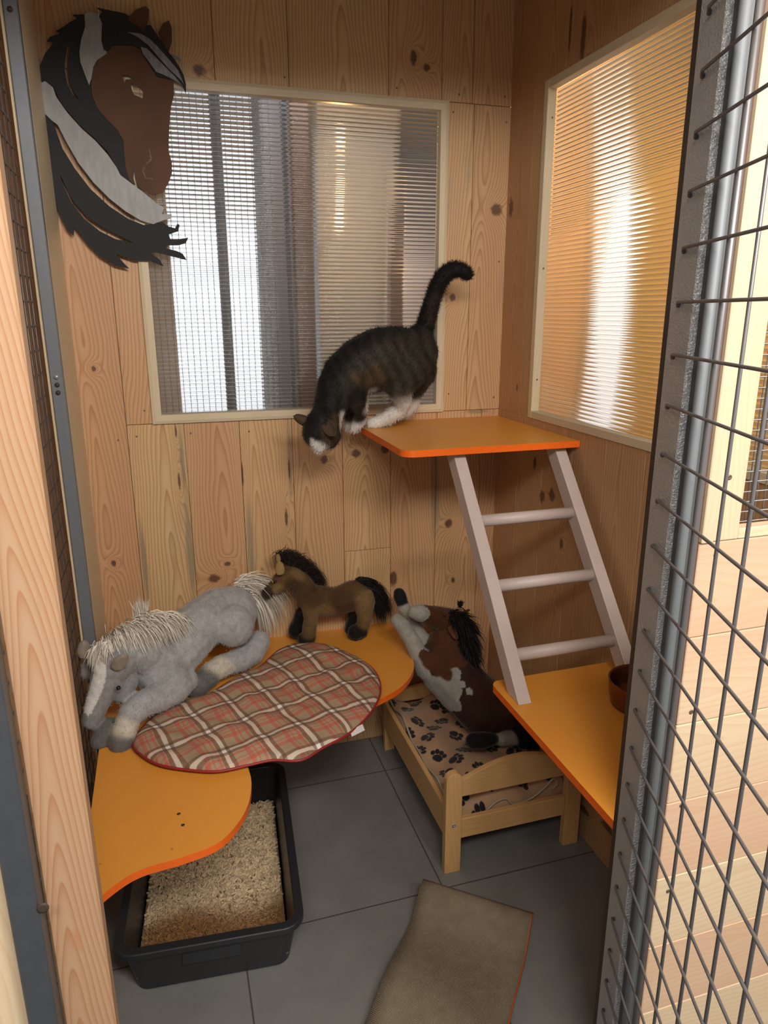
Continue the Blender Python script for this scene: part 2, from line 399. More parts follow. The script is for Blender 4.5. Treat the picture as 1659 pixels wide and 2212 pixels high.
# ------------------------------------------------------------------ the room
YB, XR, XL = 2.336, 1.145, -0.262
f = MB(); f.box((-2.2, -1.6, -0.05), (3.2, 4.6, 0.0), bd=(0, 0, 0)); f.build('floor', M_floor, kind='structure')
c = MB(); c.box((-2.2, -1.6, 2.72), (3.2, 4.6, 2.76), bd=(0, 0, 0)); c.build('ceiling', plain('ceiling_paint', (.55, .45, .33)), kind='structure')
g = 0.0007
w = MB()
def bboard(x0, x1, z0, z1, tone): w.box((x0+g, YB, z0+g), (x1-g, YB+.022, z1-g), 2, rbd(tone), bev=.0012)
for x0, x1, tone in ((-.297, -.125, .95), (-.125, .047, .15), (.047, .220, .75), (.220, .392, .3), (.392, .564, .55), (.564, .737, .4), (.737, .909, .75), (.909, 1.08, .6), (1.08, 1.17, .9)):
    if tone == .95: bboard(x0, x1, 0, 2.237, tone)
    elif x0 == .564: bboard(x0, x1, 0, .775, .35); bboard(x0, x1, .775, 1.262, .45)
    else: bboard(x0, x1, 0, 1.262, tone)
bboard(-.125, -.044, 1.262, 2.237, .8); bboard(.927, 1.018, 1.262, 2.237, .35); bboard(1.018, 1.147, 1.262, 2.237, .6)
for x0, x1, tone in ((-.297, -.09, .8), (-.09, .209, .35), (.209, .422, .05), (.422, .73, .05), (.73, .905, .6), (.905, 1.009, .75), (1.009, 1.147, .8)):
    bboard(x0, x1, 2.237, 2.718, tone)
w.box((-.9, YB+.024, 0), (-.30, YB+.05, 2.7), 2)
wb = w.build('wall_back', wood_back, kind='structure')
w = MB()
ys = [2.36, 2.17, 2.0, 1.83, 1.66, 1.49, 1.32, 1.15, 1.0, .88]
tn = [.9, .5, .6, .8, .5, .7, .6, .5, .6]
for i in range(len(ys)-1):
    w.box((XR, ys[i+1]+g, 0), (XR+.022, ys[i]-g, 1.262), 2, rbd(tn[i]), bev=.0012)
    w.box((XR, ys[i+1]+g, 2.252), (XR+.022, ys[i]-g, 2.718), 2, rbd(tn[(i+3) % 9]), bev=.0012)
w.box((XR, 2.092+.083, 1.262), (XR+.022, 2.336, 2.252), 2, rbd(.95), bev=.0012)
w.box((XR, 2.100, 1.262), (XR+.022, 2.174, 2.252), 2, rbd(.4), bev=.0012)
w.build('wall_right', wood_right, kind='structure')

# ribbed panes
def ribbed(name, org, du, dv, nrm, L, H, per, amp, th, parent):
    """horizontal ribs stacked along dv"""
    mb = MB(); org, du, dv, nrm = (np.array(a, float) for a in (org, du, dv, nrm)); N = int(H/per); K = 8
    for k in range(N*K+1):
        v = k*per/K; h = amp*(0.5-0.5*math.cos(2*math.pi*k/K))
        for s_ in (0, 1): mb.v.append(tuple(org+dv*v+du*(L*s_)+nrm*h))
    for k in range(N*K): mb.face([2*k, 2*k+1, 2*k+3, 2*k+2], smooth=True)
    o = len(mb.v)
    for s_, t_ in ((0, 0), (1, 0), (1, 1), (0, 1)): mb.v.append(tuple(org+du*(L*s_)+dv*(N*per*t_)-nrm*th))
    mb.face([o, o+3, o+2, o+1])
    ob = mb.build(name, M_pane, parent, recalc=False)
    bm = bmesh.new(); bm.from_mesh(ob.data); bm.faces.ensure_lookup_table()
    want = Vector(tuple(nrm))
    for f_ in bm.faces:
        back = len(f_.verts) == 4 and all(v_.index >= o for v_ in f_.verts)
        if (f_.normal.dot(want) > 0) == back: f_.normal_flip()
    bm.to_mesh(ob.data); bm.free()
    # closing rim (own vertices so that it does not bend the shading of the ribs)
    n_ = len(mb.v); r_ = MB(); r_.v = list(mb.v)
    r_.face([2*k for k in range(N*K+1)]+[o+3, o]); r_.face([2*k+1 for k in range(N*K+1)][::-1]+[o+1, o+2])
    r_.face([0, 1, o+1, o]); r_.face([2*N*K, 2*N*K+1, o+2, o+3])
    r_.build('pane_rim', M_rim, parent)
    wb_ = MB()
    for k in range(1, N):
        c_ = org+dv*(k*per)-nrm*(th+.003)
        n0 = len(wb_.v)
        for e_ in (0, L):
            for h_, q_ in ((-.0007, 0), (.0007, 0), (.0007, -.006), (-.0007, -.006)): wb_.v.append(tuple(c_+du*e_+dv*h_+nrm*q_))
        for q in ((0, 1, 5, 4), (1, 2, 6, 5), (2, 3, 7, 6), (3, 0, 4, 7), (0, 3, 2, 1), (4, 5, 6, 7)): wb_.face([n0+i for i in q])
    wb_.build('pane_webs', M_web, parent)
    return ob
def window_root(name): return thing(name, None, None, kind='structure')
w1 = window_root('window_1')
def trapstrip(mb, a, b, inn, nrm, wd, pr, bd):
    """mitred frame strip: a,b outer corners; inn inward dir; nrm out of wall; wd width; pr protrusion"""
    a, b, inn, nrm = (np.array(x, float) for x in (a, b, inn, nrm)); al = (b-a)/np.linalg.norm(b-a); n0 = len(mb.v)
    for (e, s_) in ((a, 1), (b, -1)):
        for (u, h) in ((0, 0), (0, pr*.75), (wd*.35, pr), (wd, pr), (wd, -.022)): mb.v.append(tuple(e+inn*u+al*(s_*u)+nrm*h))
    for i in range(4): mb.face([n0+i, n0+i+1, n0+6+i, n0+5+i], [(i*.01, 0), (i*.01+.01, 0), (i*.01+.01, .9), (i*.01, .9)], bd)
    mb.face([n0+i for i in range(5)], bd=bd); mb.face([n0+5+i for i in range(5)][::-1], bd=bd)
X0, X1, Z0, Z1 = -.046, .927, 1.262, 2.237
fr = MB(); N_ = (0, -1, 0)
for a, b, inn in (((X0, YB, Z0), (X1, YB, Z0), (0, 0, 1)), ((X1, YB, Z0), (X1, YB, Z1), (-1, 0, 0)), ((X1, YB, Z1), (X0, YB, Z1), (0, 0, -1)), ((X0, YB, Z1), (X0, YB, Z0), (1, 0, 0))):
    trapstrip(fr, a, b, inn, N_, .028, .012, (random.random(), random.random(), .2))
fr.build('window_frame', wood_trim, w1)
ribbed('ribbed_pane', (X0+.02, YB+.012, Z0+.02), (1, 0, 0), (0, 0, 1), (0, -1, 0), X1-X0-.04, Z1-Z0-.04, .0125, .0030, .004, w1)
w2 = window_root('window_2')
fr = MB()
# reveal lining of the right window
Ya, Yb_ = 2.089, .90
for lo, hi, al in (((XR-.003, Ya, 1.262), (XR+.026, Ya+.024, 2.252), 2), ((XR-.003, Yb_, 1.262), (XR+.026, Ya, 1.286), 1), ((XR-.003, Yb_, 2.228), (XR+.026, Ya, 2.252), 1), ((XR-.003, Yb_-.03, 1.262), (XR+.026, Yb_, 2.252), 2)):
    fr.box(lo, hi, al, rbd(.1), bev=.0015)
fr.build('window_frame', wood_trim, w2)
ribbed('ribbed_pane', (XR+.026, Yb_, 1.275), (0, 1, 0), (0, 0, 1), (-1, 0, 0), Ya-Yb_+.01, .965, .0125, .0021, .004, w2)

# screws in the boards
def screws(parent, pts, nrm, r=.0035):
    for p in pts:
        mb = MB(); p = np.array(p, float); nrm = np.array(nrm, float); ax = int(np.argmax(np.abs(nrm)))
        sgn = nrm[ax]; mb.lathe([(r, 0), (r, .0008*sgn), (r*.55, .0009*sgn), (r*.4, .0002*sgn), (0.00001, .0002*sgn)], p, 12, ax); mb.build('screw', M_screw, parent)
bp = lambda px, py: P(px, py, YB-.0004)
screws(wb, [bp(*q) for q in ((1094, 264), (1091, 209), (992, 204), (979, 242), (1078, 565), (977, 562), (969, 851), (1066, 858), (615, 167), (857, 190), (312, 887), (295, 943), (538, 932), (255, 951), (412, 936))], (0, -1, 0), .003)
screws(w2, [onp(*q, 1, Ya-.0005) for q in ((1193, 254), (1174, 580), (1160, 820))], (0, -1, 0), .003)

# wire mesh partition on the left
lp = thing('mesh_partition', 'grey steel framed wire mesh panel along the left side wall', 'mesh panel', (XL, 2.05, 0))
mb = MB(); mb.box((-.281, 2.02, 0), (-.250, 2.049, 2.7), 2, bev=.002)
mb.build('frame_bar', plain('mid_grey_steel', (.20, .22, .25), .4, metal=.3, noise_amt=.1), lp)
mb = MB(); mb.box((-.2865, 2.012, 0), (-.2815, 2.03, 2.7), 2); mb.build('edge_trim', wood_trim, lp)
mb = MB(); mb.box((XL-.02, 2.05, 0), (XL+.012, YB-.001, 2.7), 2, bd=(.3, .4, .1)); mb.build('wooden_batten', wood_trim, lp)
mb = MB()
z = .03
while z < 2.6: mb.tube([(-.292, .86, z), (-.292, 2.012, z)], .0016, 6); z += .057
y = .9
while y < 2.0: mb.tube([(-.294, y, 0), (-.294, y, 2.65)], .0016, 6); y += .057
mb.build('wire_mesh', M_wire, lp)
for zz in (1.44, 1.40, 1.42, 2.31, 2.26):
    m_ = MB(); m_.lathe([(.006, 0), (.006, -.003), (.002, -.004), (.0001, -.004)], (-.266, 2.020, zz), 12, 1); m_.build('bolt', M_wire_zinc if zz == 1.44 else M_dark, lp)
# neighbouring compartment wall behind the mesh
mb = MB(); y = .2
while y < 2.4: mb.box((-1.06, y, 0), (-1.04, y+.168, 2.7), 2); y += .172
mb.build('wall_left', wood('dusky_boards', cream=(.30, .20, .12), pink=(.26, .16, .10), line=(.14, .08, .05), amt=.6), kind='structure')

# orange shelves
def shelf(name, label, loop, z, th=.019):
    cx = sum(p[0] for p in loop)/len(loop); cy = sum(p[1] for p in loop)/len(loop)
    t = thing(name, label, 'shelf', (cx, cy, z-th))
    extrude_poly('shelf_board', [[tuple(p) for p in loop]], lambda x, y: (x, y, z), (0, 0, 1), th, M_orange, t, M_orange_edge)
    return t
def rc(cx, cy, r, a0, a1, n=8): return [(cx+r*math.cos(R_(a0+(a1-a0)*k/n)), cy+r*math.sin(R_(a0+(a1-a0)*k/n))) for k in range(n+1)]
ZU, ZR, ZL = 1.237, .675, .48
up = shelf('wall_shelf', 'upper orange corner shelf with the cat on its left end', [(XR-.001, YB-.001), (.604, YB-.001)]+rc(.640, 1.83, .038, 180, 270)+[(XR-.001, 1.792)], ZU)
rs = shelf('wall_shelf', 'orange shelf on the right wall below the ladder with a bowl on it', [(XR-.001, 1.505)]+rc(.77, 1.476, .026, 90, 180)+[(.742, .90), (XR-.001, .90)], ZR)
ls_pts = [(.743, 2.335), (.742, 2.26), (.733, 2.12), (.705, 1.98), (.635, 1.88), (.54, 1.82), (.42, 1.765), (.30, 1.715), (.19, 1.685), (.128, 1.645), (.125, 1.54), (.10, 1.44), (.039, 1.357), (-.04, 1.331), (-.134, 1.318), (-.195, 1.278), (-.245, 1.22)]
ls_loop = smooth_loop(ls_pts, 5, closed=False)+[(-.247, 2.05), (-.247, 2.335)]
ls = shelf('wall_shelf', 'low curved orange shelf with the plaid cushion and toy horses on it', [tuple(p) for p in ls_loop], ZL)
for t_, q in ((ls, (395, 1782)), (ls, (386, 1758))):
    p = PZ(q[0], q[1], ZL+.0004); mb = MB(); mb.lathe([(.0045, -.001), (.0045, 0), (.0001, 0)], p, 10, 2); mb.build('screw_hole', M_dark, t_)
# small brackets (battens) carrying the shelves
for t_, lo, hi in ((up, (.70, YB-.02, ZU-.045), (1.12, YB-.001, ZU-.0195)), (rs, (XR-.02, .95, ZR-.045), (XR-.001, 1.45, ZR-.0195)), (ls, (-.2, YB-.02, ZL-.045), (.70, YB-.001, ZL-.0195))):
    mb = MB(); mb.box(lo, hi, 0, rbd(.4), bev=.001); mb.build('support_batten', wood_bed, t_)

# ladder
ld = thing('ladder', 'pale lilac-grey wooden ladder leaning between the two right orange shelves', 'ladder', (.93, 1.45, ZR))
topz, botz = ZU-.0195, ZR+.0005
ytop, ybot = 1.83, 1.375     # front faces
def rail(x0, x1):
    d = .062   # depth along y when cut horizontally
    mb = MB(); v = []
    for z_, y_ in ((botz, ybot), (topz, ytop)):
        v += [(x0, y_, z_), (x1, y_, z_), (x1, y_+d, z_), (x0, y_+d, z_)]
    mb.v = v
    for q in ((0, 1, 2, 3), (7, 6, 5, 4), (0, 4, 5, 1), (1, 5, 6, 2), (2, 6, 7, 3), (3, 7, 4, 0)): mb.face(q)
    o = mb.build('side_rail', M_ladder, ld); bv = o.modifiers.new('b', 'BEVEL'); bv.width = .0015; bv.segments = 2; return o
rail(.762, .797); rail(1.083, 1.118)
for zr in (1.045, .90, .757):
    k = (zr-botz)/(topz-botz); yy = ybot+(ytop-ybot)*k+.030
    mb = MB(); mb.tube([(.797, yy, zr), (1.083, yy, zr)], .0165, 20); mb.build('rung', M_ladder, ld)

# bowl
bw = MB(); bc = (1.048, 1.29, ZR+.0005)
bw.lathe([(.0001, .0), (.066, .0), (.072, .004), (.078, .030), (.080, .060), (.082, .066), (.080, .068), (.076, .064), (.073, .03), (.066, .010), (.0001, .008)], bc, 40)
M_bowl = plain('copper_coloured_metal', (0.22, 0.095, 0.04), 0.25, metal=.85)
bw.build('feeding_bowl', M_bowl, label='dark copper coloured round bowl on the right orange shelf', cat='bowl')

# ------------------------------------------------------------------ horse head wall plaque
K_ = .33756
pl = thing('horse_head_plaque', 'painted cut-out horse head with black and grey mane on the back wall', 'wall decoration', (0, 2.3, 1.9))
def art(name, loop, holes, Y, mat, parent=None, th=.004, sm=0, label=None):
    def cv(lp): return [(x*K_, -y*K_) for x, y in lp]
    L = [cv(loop)]+[cv(h) for h in holes]
    if sm: L = [[tuple(p) for p in smooth_loop(l, sm)] for l in L]
    return extrude_poly(name, L, lambda x, y: P(x, -y, Y), (0, -1, 0), th, mat, parent or pl, label=label)
A_ = [(465,95),(540,90),(560,130),(548,165),(530,280),(530,400),(560,490),(590,560),(600,650),(650,730),(730,810),(785,880),(800,960),(800,1060),(825,1150),(835,1178),(765,1115),(740,1060),(690,970),(600,880),(520,810),(430,710),(380,640),(345,560),(290,525),(235,510),(250,430),(290,340),(345,270),(300,262),(320,235),(385,215),(358,197),(400,175),(450,140),(495,115)]
SA = [(437,260),(448,300),(440,350),(432,420),(442,520),(480,600),(517,648),(465,605),(428,530),(413,440),(420,350),(430,290)]
B_ = [(618,48),(700,65),(800,85),(825,100),(820,130),(880,165),(915,200),(935,160),(965,160),(1010,230),(1060,310),(1110,370),(1150,430),(1175,480),(1190,540),(1190,600),(1165,540),(1110,510),(1060,500),(1010,490),(980,450),(930,370),(900,310),(850,290),(780,285),(720,290),(690,325),(665,320),(650,260),(655,150),(635,100),(655,75)]
SB = [(722,158),(742,190),(755,237),(734,205)]
C_ = [(540,90),(575,75),(620,85),(655,150),(650,200),(660,270),(685,340),(620,385),(597,430),(585,500),(570,545),(545,480),(515,400),(508,330),(520,250),(545,170)]
D_ = [(240,560),(255,530),(290,520),(340,560),(360,620),(430,720),(520,820),(610,900),(690,990),(745,1070),(770,1120),(850,1180),(930,1240),(1000,1300),(1050,1330),(1035,1370),(1100,1370),(1095,1400),(1040,1410),(980,1435),(900,1410),(800,1350),(700,1270),(600,1170),(500,1040),(420,900),(370,800),(330,770),(300,740),(255,700)]
E_ = [(700,290),(780,280),(860,290),(905,320),(940,380),(990,470),(1060,505),(1110,520),(1115,600),(1095,680),(1085,780),(1080,900),(1080,970),(1100,1040),(1100,1110),(1075,1180),(1040,1230),(980,1250),(920,1220),(885,1195),(830,1160),(805,1080),(795,980),(790,900),(750,830),(680,760),(620,690),(590,610),(583,540),(595,450),(620,390),(670,330)]
SE = [[(782,480),(830,485),(858,508),(812,508),(800,512),(818,560),(800,540)], [(838,535),(880,545),(915,588),(912,630),(858,605),(842,570)],
      [(950,945),(960,962),(978,1010),(965,1030),(940,1050),(925,1075),(920,1095),(935,1130),(980,1138),(980,1148),(930,1142),(908,1095),(916,1065),(935,1040),(962,1012)],
      [(858,1080),(868,1140),(880,1190),(868,1185),(853,1140)]]
F1 = [(820,110),(870,60),(930,38),(955,60),(950,130),(920,200),(870,175),(825,140)]
F2 = [(1012,210),(1040,150),(1080,130),(1100,180),(1100,260),(1080,330),(1040,280)]
G_ = [(262,715),(330,765),(350,810),(400,950),(480,1080),(580,1210),(700,1320),(820,1400),(920,1440),(985,1430),(1040,1420),(1080,1450),(1120,1460),(1135,1430),(1150,1440),(1140,1480),(1080,1500),(1090,1530),(1150,1530),(1205,1520),(1190,1555),(1140,1570),(1070,1570),(1065,1590),(1130,1605),(1170,1625),(1195,1665),(1100,1640),(1000,1615),(965,1620),(1020,1660),(1048,1705),(960,1670),(860,1665),(745,1625),(780,1670),(828,1720),(740,1700),(640,1640),(560,1560),(475,1450),(470,1510),(430,1470),(380,1370),(340,1240),(330,1220),(310,1100),(290,950),(270,820)]
SG = [(380,1110),(420,1190),(470,1290),(560,1390),(650,1450),(750,1500),(855,1555),(740,1530),(640,1480),(540,1400),(460,1300),(410,1200)]
YP = 2.312
art('mane', A_, [SA], YP, M_black, label='black upper mane piece')
art('mane', G_, [SG], YP, M_black, label='black lower mane piece')
art('mane', D_, [], YP-.004, M_greyp, label='grey long mane strand')
art('mane', C_, [], YP-.004, M_greyp, label='grey short mane strand')
eo = art('head', E_, SE, YP-.002, M_brownp)
art('ear', F1, [], YP-.001, M_brownp); art('ear', F2, [], YP-.001, M_brownp)
fo = art('forelock', B_, [SB], YP-.006, M_black)
for lp_ in ([(815,205),(900,215),(960,250),(1020,310),(1090,390),(1140,450),(1178,540),(1150,505),(1080,440),(1010,360),(950,290),(880,235)],
            [(900,300),(940,310),(990,360),(1060,430),(1120,490),(1160,540),(1110,510),(1050,480),(1000,460),(950,390),(915,345)],
            [(1090,345),(1150,365),(1160,395),(1110,372)]):
    art('painted_highlight', lp_, [], YP-.0105, M_hl, fo, .001)

# ------------------------------------------------------------------ soft bodies
def ico():
    bm = bmesh.new(); bmesh.ops.create_icosphere(bm, subdivisions=2, radius=1.0)
    v = np.array([p.co[:] for p in bm.verts]); f_ = [tuple(q.index for q in p.verts) for p in bm.faces]; bm.free(); return v, f_
IV, IF = ico()
def chain(pts, rads, col, step=.4):
    out = []
    for i in range(len(pts)-1):
        a, b = np.array(pts[i], float), np.array(pts[i+1], float); ra, rb = rads[i], rads[i+1]
        n = max(1, int(np.linalg.norm(b-a)/(step*min(ra, rb))))
        for k in range(n+1):
            t = k/n; out.append((a+(b-a)*t, np.ones(3)*(ra+(rb-ra)*t), col))
    return out
def ell(c, r, col): return [(np.array(c, float), np.array(r, float), col)]
def body(name, prims, paint, mat, parent=None, vox=.004, sm=8, fur=0, furlen=.008, colfn=None, jit=.12, furdir=(0, 0, -1), sharp=9, furw=.0008, clamp=None, **tags):
    V = []; F = []
    for c_, r_, _ in prims:
        n0 = len(V)*len(IV); V.append(IV*r_+c_); F += [tuple(i+n0 for i in q) for q in IF]
    me = bpy.data.meshes.new('tmp'); me.from_pydata(np.concatenate(V).tolist(), [], F)
    o = bpy.data.objects.new('tmp', me); COL.objects.link(o)
    m1 = o.modifiers.new('r', 'REMESH'); m1.mode = 'VOXEL'; m1.voxel_size = vox; m1.use_smooth_shade = True
    m2 = o.modifiers.new('s', 'SMOOTH'); m2.factor = .5; m2.iterations = sm
    dg = bpy.context.evaluated_depsgraph_get(); dg.update()
    ev = bpy.data.meshes.new_from_object(o.evaluated_get(dg)); bpy.data.objects.remove(o); bpy.data.meshes.remove(me)
    N = len(ev.vertices); co = np.empty(N*3); ev.vertices.foreach_get('co', co); co = co.reshape(-1, 3)
    no = np.empty(N*3); ev.vertices.foreach_get('normal', no); no = no.reshape(-1, 3)
    allp = prims+paint
    if clamp is not None: co = clamp(co)
    Cs = np.array([p[0] for p in allp]); Rs = np.array([p[1] for p in allp]); Cc = np.array([p[2] for p in allp])
    cols = np.zeros((N, 3))
    bias = np.array([0]*len(prims)+[.35]*len(paint))
    for i in range(0, N, 2000):
        d = np.sqrt((((co[i:i+2000, None, :]-Cs[None])/Rs[None])**2).sum(2))-bias[None]
        # paint only counts inside its own radius
        inside = d < (1.0-bias)[None]; msk = np.ones_like(d, bool); msk[:, len(prims):] = inside[:, len(prims):]
        d2 = np.where(msk, d, 9.0) if sharp >= 8 else d+np.maximum(0, d-1)*3*(bias > 0)[None]; wgt = np.exp(-sharp*(d2-d2.min(1, keepdims=True))); wgt /= wgt.sum(1, keepdims=True)
        cols[i:i+2000] = wgt@Cc
    if colfn is not None: cols = colfn(co, no, cols)
    polys = [tuple(p.vertices) for p in ev.polygons]; bpy.data.meshes.remove(ev)
    vs = co; fs = polys; smf = [True]*len(polys)
    if fur:
        idx = RNG.integers(0, N, fur); base = co[idx]+RNG.normal(0, vox*.3, (fur, 3)); nn = no[idx]
        fd = np.array(furdir, float)[None]; tdir = fd-nn*(nn@np.array(furdir, float))[:, None]
        dirs = nn*.45+tdir*.8+RNG.normal(0, .28, (fur, 3)); dirs /= np.linalg.norm(dirs, axis=1)[:, None]
        side = np.cross(dirs, nn+RNG.normal(0, .3, (fur, 3))); side /= (np.linalg.norm(side, axis=1)[:, None]+1e-9)
        ln = furlen*RNG.uniform(.6, 1.3, fur)[:, None]
        base = base-nn*.001
        tri = np.stack([base-side*furw, base+side*furw, base+dirs*ln], 1).reshape(-1, 3)
        fc = cols[idx]*(1+RNG.normal(0, jit, (fur, 1))); fc = np.clip(fc, 0, 1)
        vs = np.concatenate([co, tri]); cols = np.concatenate([cols, np.repeat(fc, 3, 0)])
        fs = polys+[(N+3*i, N+3*i+1, N+3*i+2) for i in range(fur)]; smf += [False]*fur
    me = bpy.data.meshes.new(name); me.from_pydata(vs.tolist(), [], fs)
    at = me.attributes.new('Col', 'FLOAT_COLOR', 'POINT')
    at.data.foreach_set('color', np.concatenate([cols, np.ones((len(cols), 1))], 1).ravel())
    me.polygons.foreach_set('use_smooth', smf); me.materials.append(mat)
    return link(name, me, parent, **tags)
def zclamp(zm, ymax=YB-.004, xmin=None, only=None):
    def f(co):
        co = co.copy(); m = np.ones(len(co), bool) if only is None else only(co)
        co[:, 2] = np.where(m, np.maximum(co[:, 2], zm+.0006), co[:, 2]); co[:, 1] = np.minimum(co[:, 1], ymax)
        if xmin is not None: co[:, 0] = np.maximum(co[:, 0], xmin)
        return co
    return f
def hair(name, roots, col, mat, parent, length, width=.0012, n=600, droop=.6, spread=.35, segs=5, **tags):
    """roots: list of (point, direction, radius, weight-length) along a line; strands are thin ribbons"""
    V = []; F = []; Cc = []
    pts = [np.array(r[0], float) for r in roots]; dr = [np.array(r[1], float) for r in roots]; rr = [r[2] for r in roots]; ll = [r[3] for r in roots]
    for _ in range(n):
        u = random.random()*(len(pts)-1); i = min(int(u), len(pts)-2); t = u-i
        p = pts[i]*(1-t)+pts[i+1]*t+RNG.normal(0, 1, 3)*(rr[i]*(1-t)+rr[i+1]*t)*.6
        d = dr[i]*(1-t)+dr[i+1]*t; d = d/np.linalg.norm(d)+RNG.normal(0, spread, 3); d /= np.linalg.norm(d)
        L = length*(ll[i]*(1-t)+ll[i+1]*t)*random.uniform(.55, 1.1); sd = np.cross(d, RNG.normal(0, 1, 3)); sd /= np.linalg.norm(sd)
        w_ = width*random.uniform(.7, 1.5); n0 = len(V); q = p.copy(); dd = d.copy()
        cl = np.array(col)*random.uniform(.7, 1.25)
        for k in range(segs+1):
            tw = w_*(1-k/segs)**.6 if k else w_
            V += [q-sd*tw, q+sd*tw]; Cc += [cl, cl]
            q = q+dd*(L/segs); dd = dd+np.array([0, 0, -1])*droop/segs*1.6; dd /= np.linalg.norm(dd)
        for k in range(segs): F.append((n0+2*k, n0+2*k+1, n0+2*k+3, n0+2*k+2))
    me = bpy.data.meshes.new(name); me.from_pydata([tuple(v) for v in V], [], F)
    at = me.attributes.new('Col', 'FLOAT_COLOR', 'POINT'); at.data.foreach_set('color', np.concatenate([np.clip(np.array(Cc), 0, 1), np.ones((len(Cc), 1))], 1).ravel())
    me.polygons.foreach_set('use_smooth', [True]*len(F)); me.materials.append(mat)
    return link(name, me, parent, **tags)
def furmat(name, rough=.85, sheen=.25, nscale=55, amt=.25):
    t = T(name, rough); t.b.inputs['Sheen Weight'].default_value = sheen; t.b.inputs['Sheen Roughness'].default_value = .4
    t.b.inputs['Specular IOR Level'].default_value = .2
    a = t.attr('Col'); n = t.noise(t.obj(), nscale, 3); k = t.m('ADD', 1-amt*.5, t.m('MULTIPLY', t.m('SUBTRACT', n, .5), amt*2))
    t.col(t.v('MULTIPLY', a, t.xyz(k, k, k))); t.bump(n, .3, .003); return t.mat
M_fur = furmat('plush_fur'); M_catfur = furmat('cat_fur', .7, .05, 40, .2); M_hair = furmat('hair_strands', .6, .1, 30, .1)
M_glossblk = plain('glossy_black_eye', (.01, .01, .01), .08)
def eye(c_, r, parent, mat=None, name='eye'):
    mb = MB(); prof = [(max(1e-5, r*math.sin(math.pi*k/10)), -r*math.cos(math.pi*k/10)) for k in range(11)]; mb.lathe(prof, c_, 16); return mb.build(name, mat or M_glossblk, parent)
def ear(name, base, tip, wdir, w_, parent, mat, cols, depth=.006):
    """cupped ear: outer and inner colour; base/tip points, wdir width direction"""
    base, tip, wdir = (np.array(a, float) for a in (base, tip, wdir)); wdir /= np.linalg.norm(wdir); al = tip-base; nn = np.cross(al, wdir); nn /= np.linalg.norm(nn)
    V = []; C_l = []; F = []; NU, NV = 8, 8
    for side in (0, 1):
        for j in range(NV+1):
            t = j/NV; ww = w_*math.sqrt(max(0.0, 1-(max(0, t-.25)/.75)**2.2))*(.75+.25*min(1, t/.25)) if t < 1 else w_*.05
            for i in range(NU+1):
                s_ = i/NU*2-1; V.append(base+al*t+wdir*ww*s_-nn*(depth*1.5*(1-s_*s_))-nn*(depth*.35 if side else 0)); C_l.append(cols[side])
    off = (NU+1)*(NV+1)
    for j in range(NV):
        for i in range(NU):
            a = j*(NU+1)+i; F.append((a, a+1, a+NU+2, a+NU+1)); F.append((off+a, off+a+NU+1, off+a+NU+2, off+a+1))
    edge = [j*(NU+1) for j in range(NV+1)]+[NV*(NU+1)+i for i in range(1, NU+1)]+[j*(NU+1)+NU for j in range(NV-1, -1, -1)]
    for a, b in zip(edge, edge[1:]): F.append((a, b, off+b, off+a))
    me = bpy.data.meshes.new(name); me.from_pydata([tuple(v) for v in V], [], F)
    at = me.attributes.new('Col', 'FLOAT_COLOR', 'POINT'); at.data.foreach_set('color', [x for c_ in C_l for x in (*c_, 1)])
    me.polygons.foreach_set('use_smooth', [True]*len(F)); me.materials.append(mat)
    bm = bmesh.new(); bm.from_mesh(me); bmesh.ops.recalc_face_normals(bm, faces=bm.faces); bm.to_mesh(me); bm.free()
    return link(name, me, parent)
def PP(*a): return P(*a)
def ch(seq, col, step=.4):      # seq of (px,py,Y,rpx)
    return chain([P(a, b, Y) for a, b, Y, r in seq], [rm(r, Y, a, b) for a, b, Y, r in seq], col, step)

# ---- the cat
BLK = (.012, .011, .010); TAB = (.040, .032, .023); WHT = (.80, .77, .73); BRN = (.075, .046, .026)
cp = []
cp += ch([(890, 768, 2.19, 57), (858, 772, 2.18, 66), (820, 778, 2.17, 70), (780, 792, 2.16, 63), (748, 812, 2.15, 54), (728, 840, 2.14, 46)], TAB, .3)
cp += ch([(728, 840, 2.14, 44), (712, 880, 2.11, 36), (702, 910, 2.09, 34)], TAB)
cp += ch([(898, 760, 2.19, 50), (905, 735, 2.2, 34), (912, 712, 2.2, 18)], TAB)
# head, seen from above with the muzzle down and to the left
cp += ch([(698, 918, 2.08, 40), (692, 933, 2.07, 40)], TAB)
cp += ch([(694, 938, 2.06, 30), (688, 955, 2.05, 20), (690, 966, 2.045, 13)], TAB)
cp += ch([(708, 945, 2.07, 26), (712, 940, 2.08, 26)], TAB)
# front legs
cp += ch([(760, 838, 2.11, 34), (772, 862, 2.11, 24), (780, 888, 2.13, 15), (774, 906, 2.16, 12)], TAB)
cp += ch([(780, 906, 2.155, 13), (772, 917, 2.165, 13), (766, 925, 2.17, 11)], WHT)
cp += ch([(740, 850, 2.19, 26), (748, 880, 2.21, 15), (757, 906, 2.235, 12)], TAB)
cp += ch([(757, 906, 2.235, 12), (752, 920, 2.24, 11)], WHT)
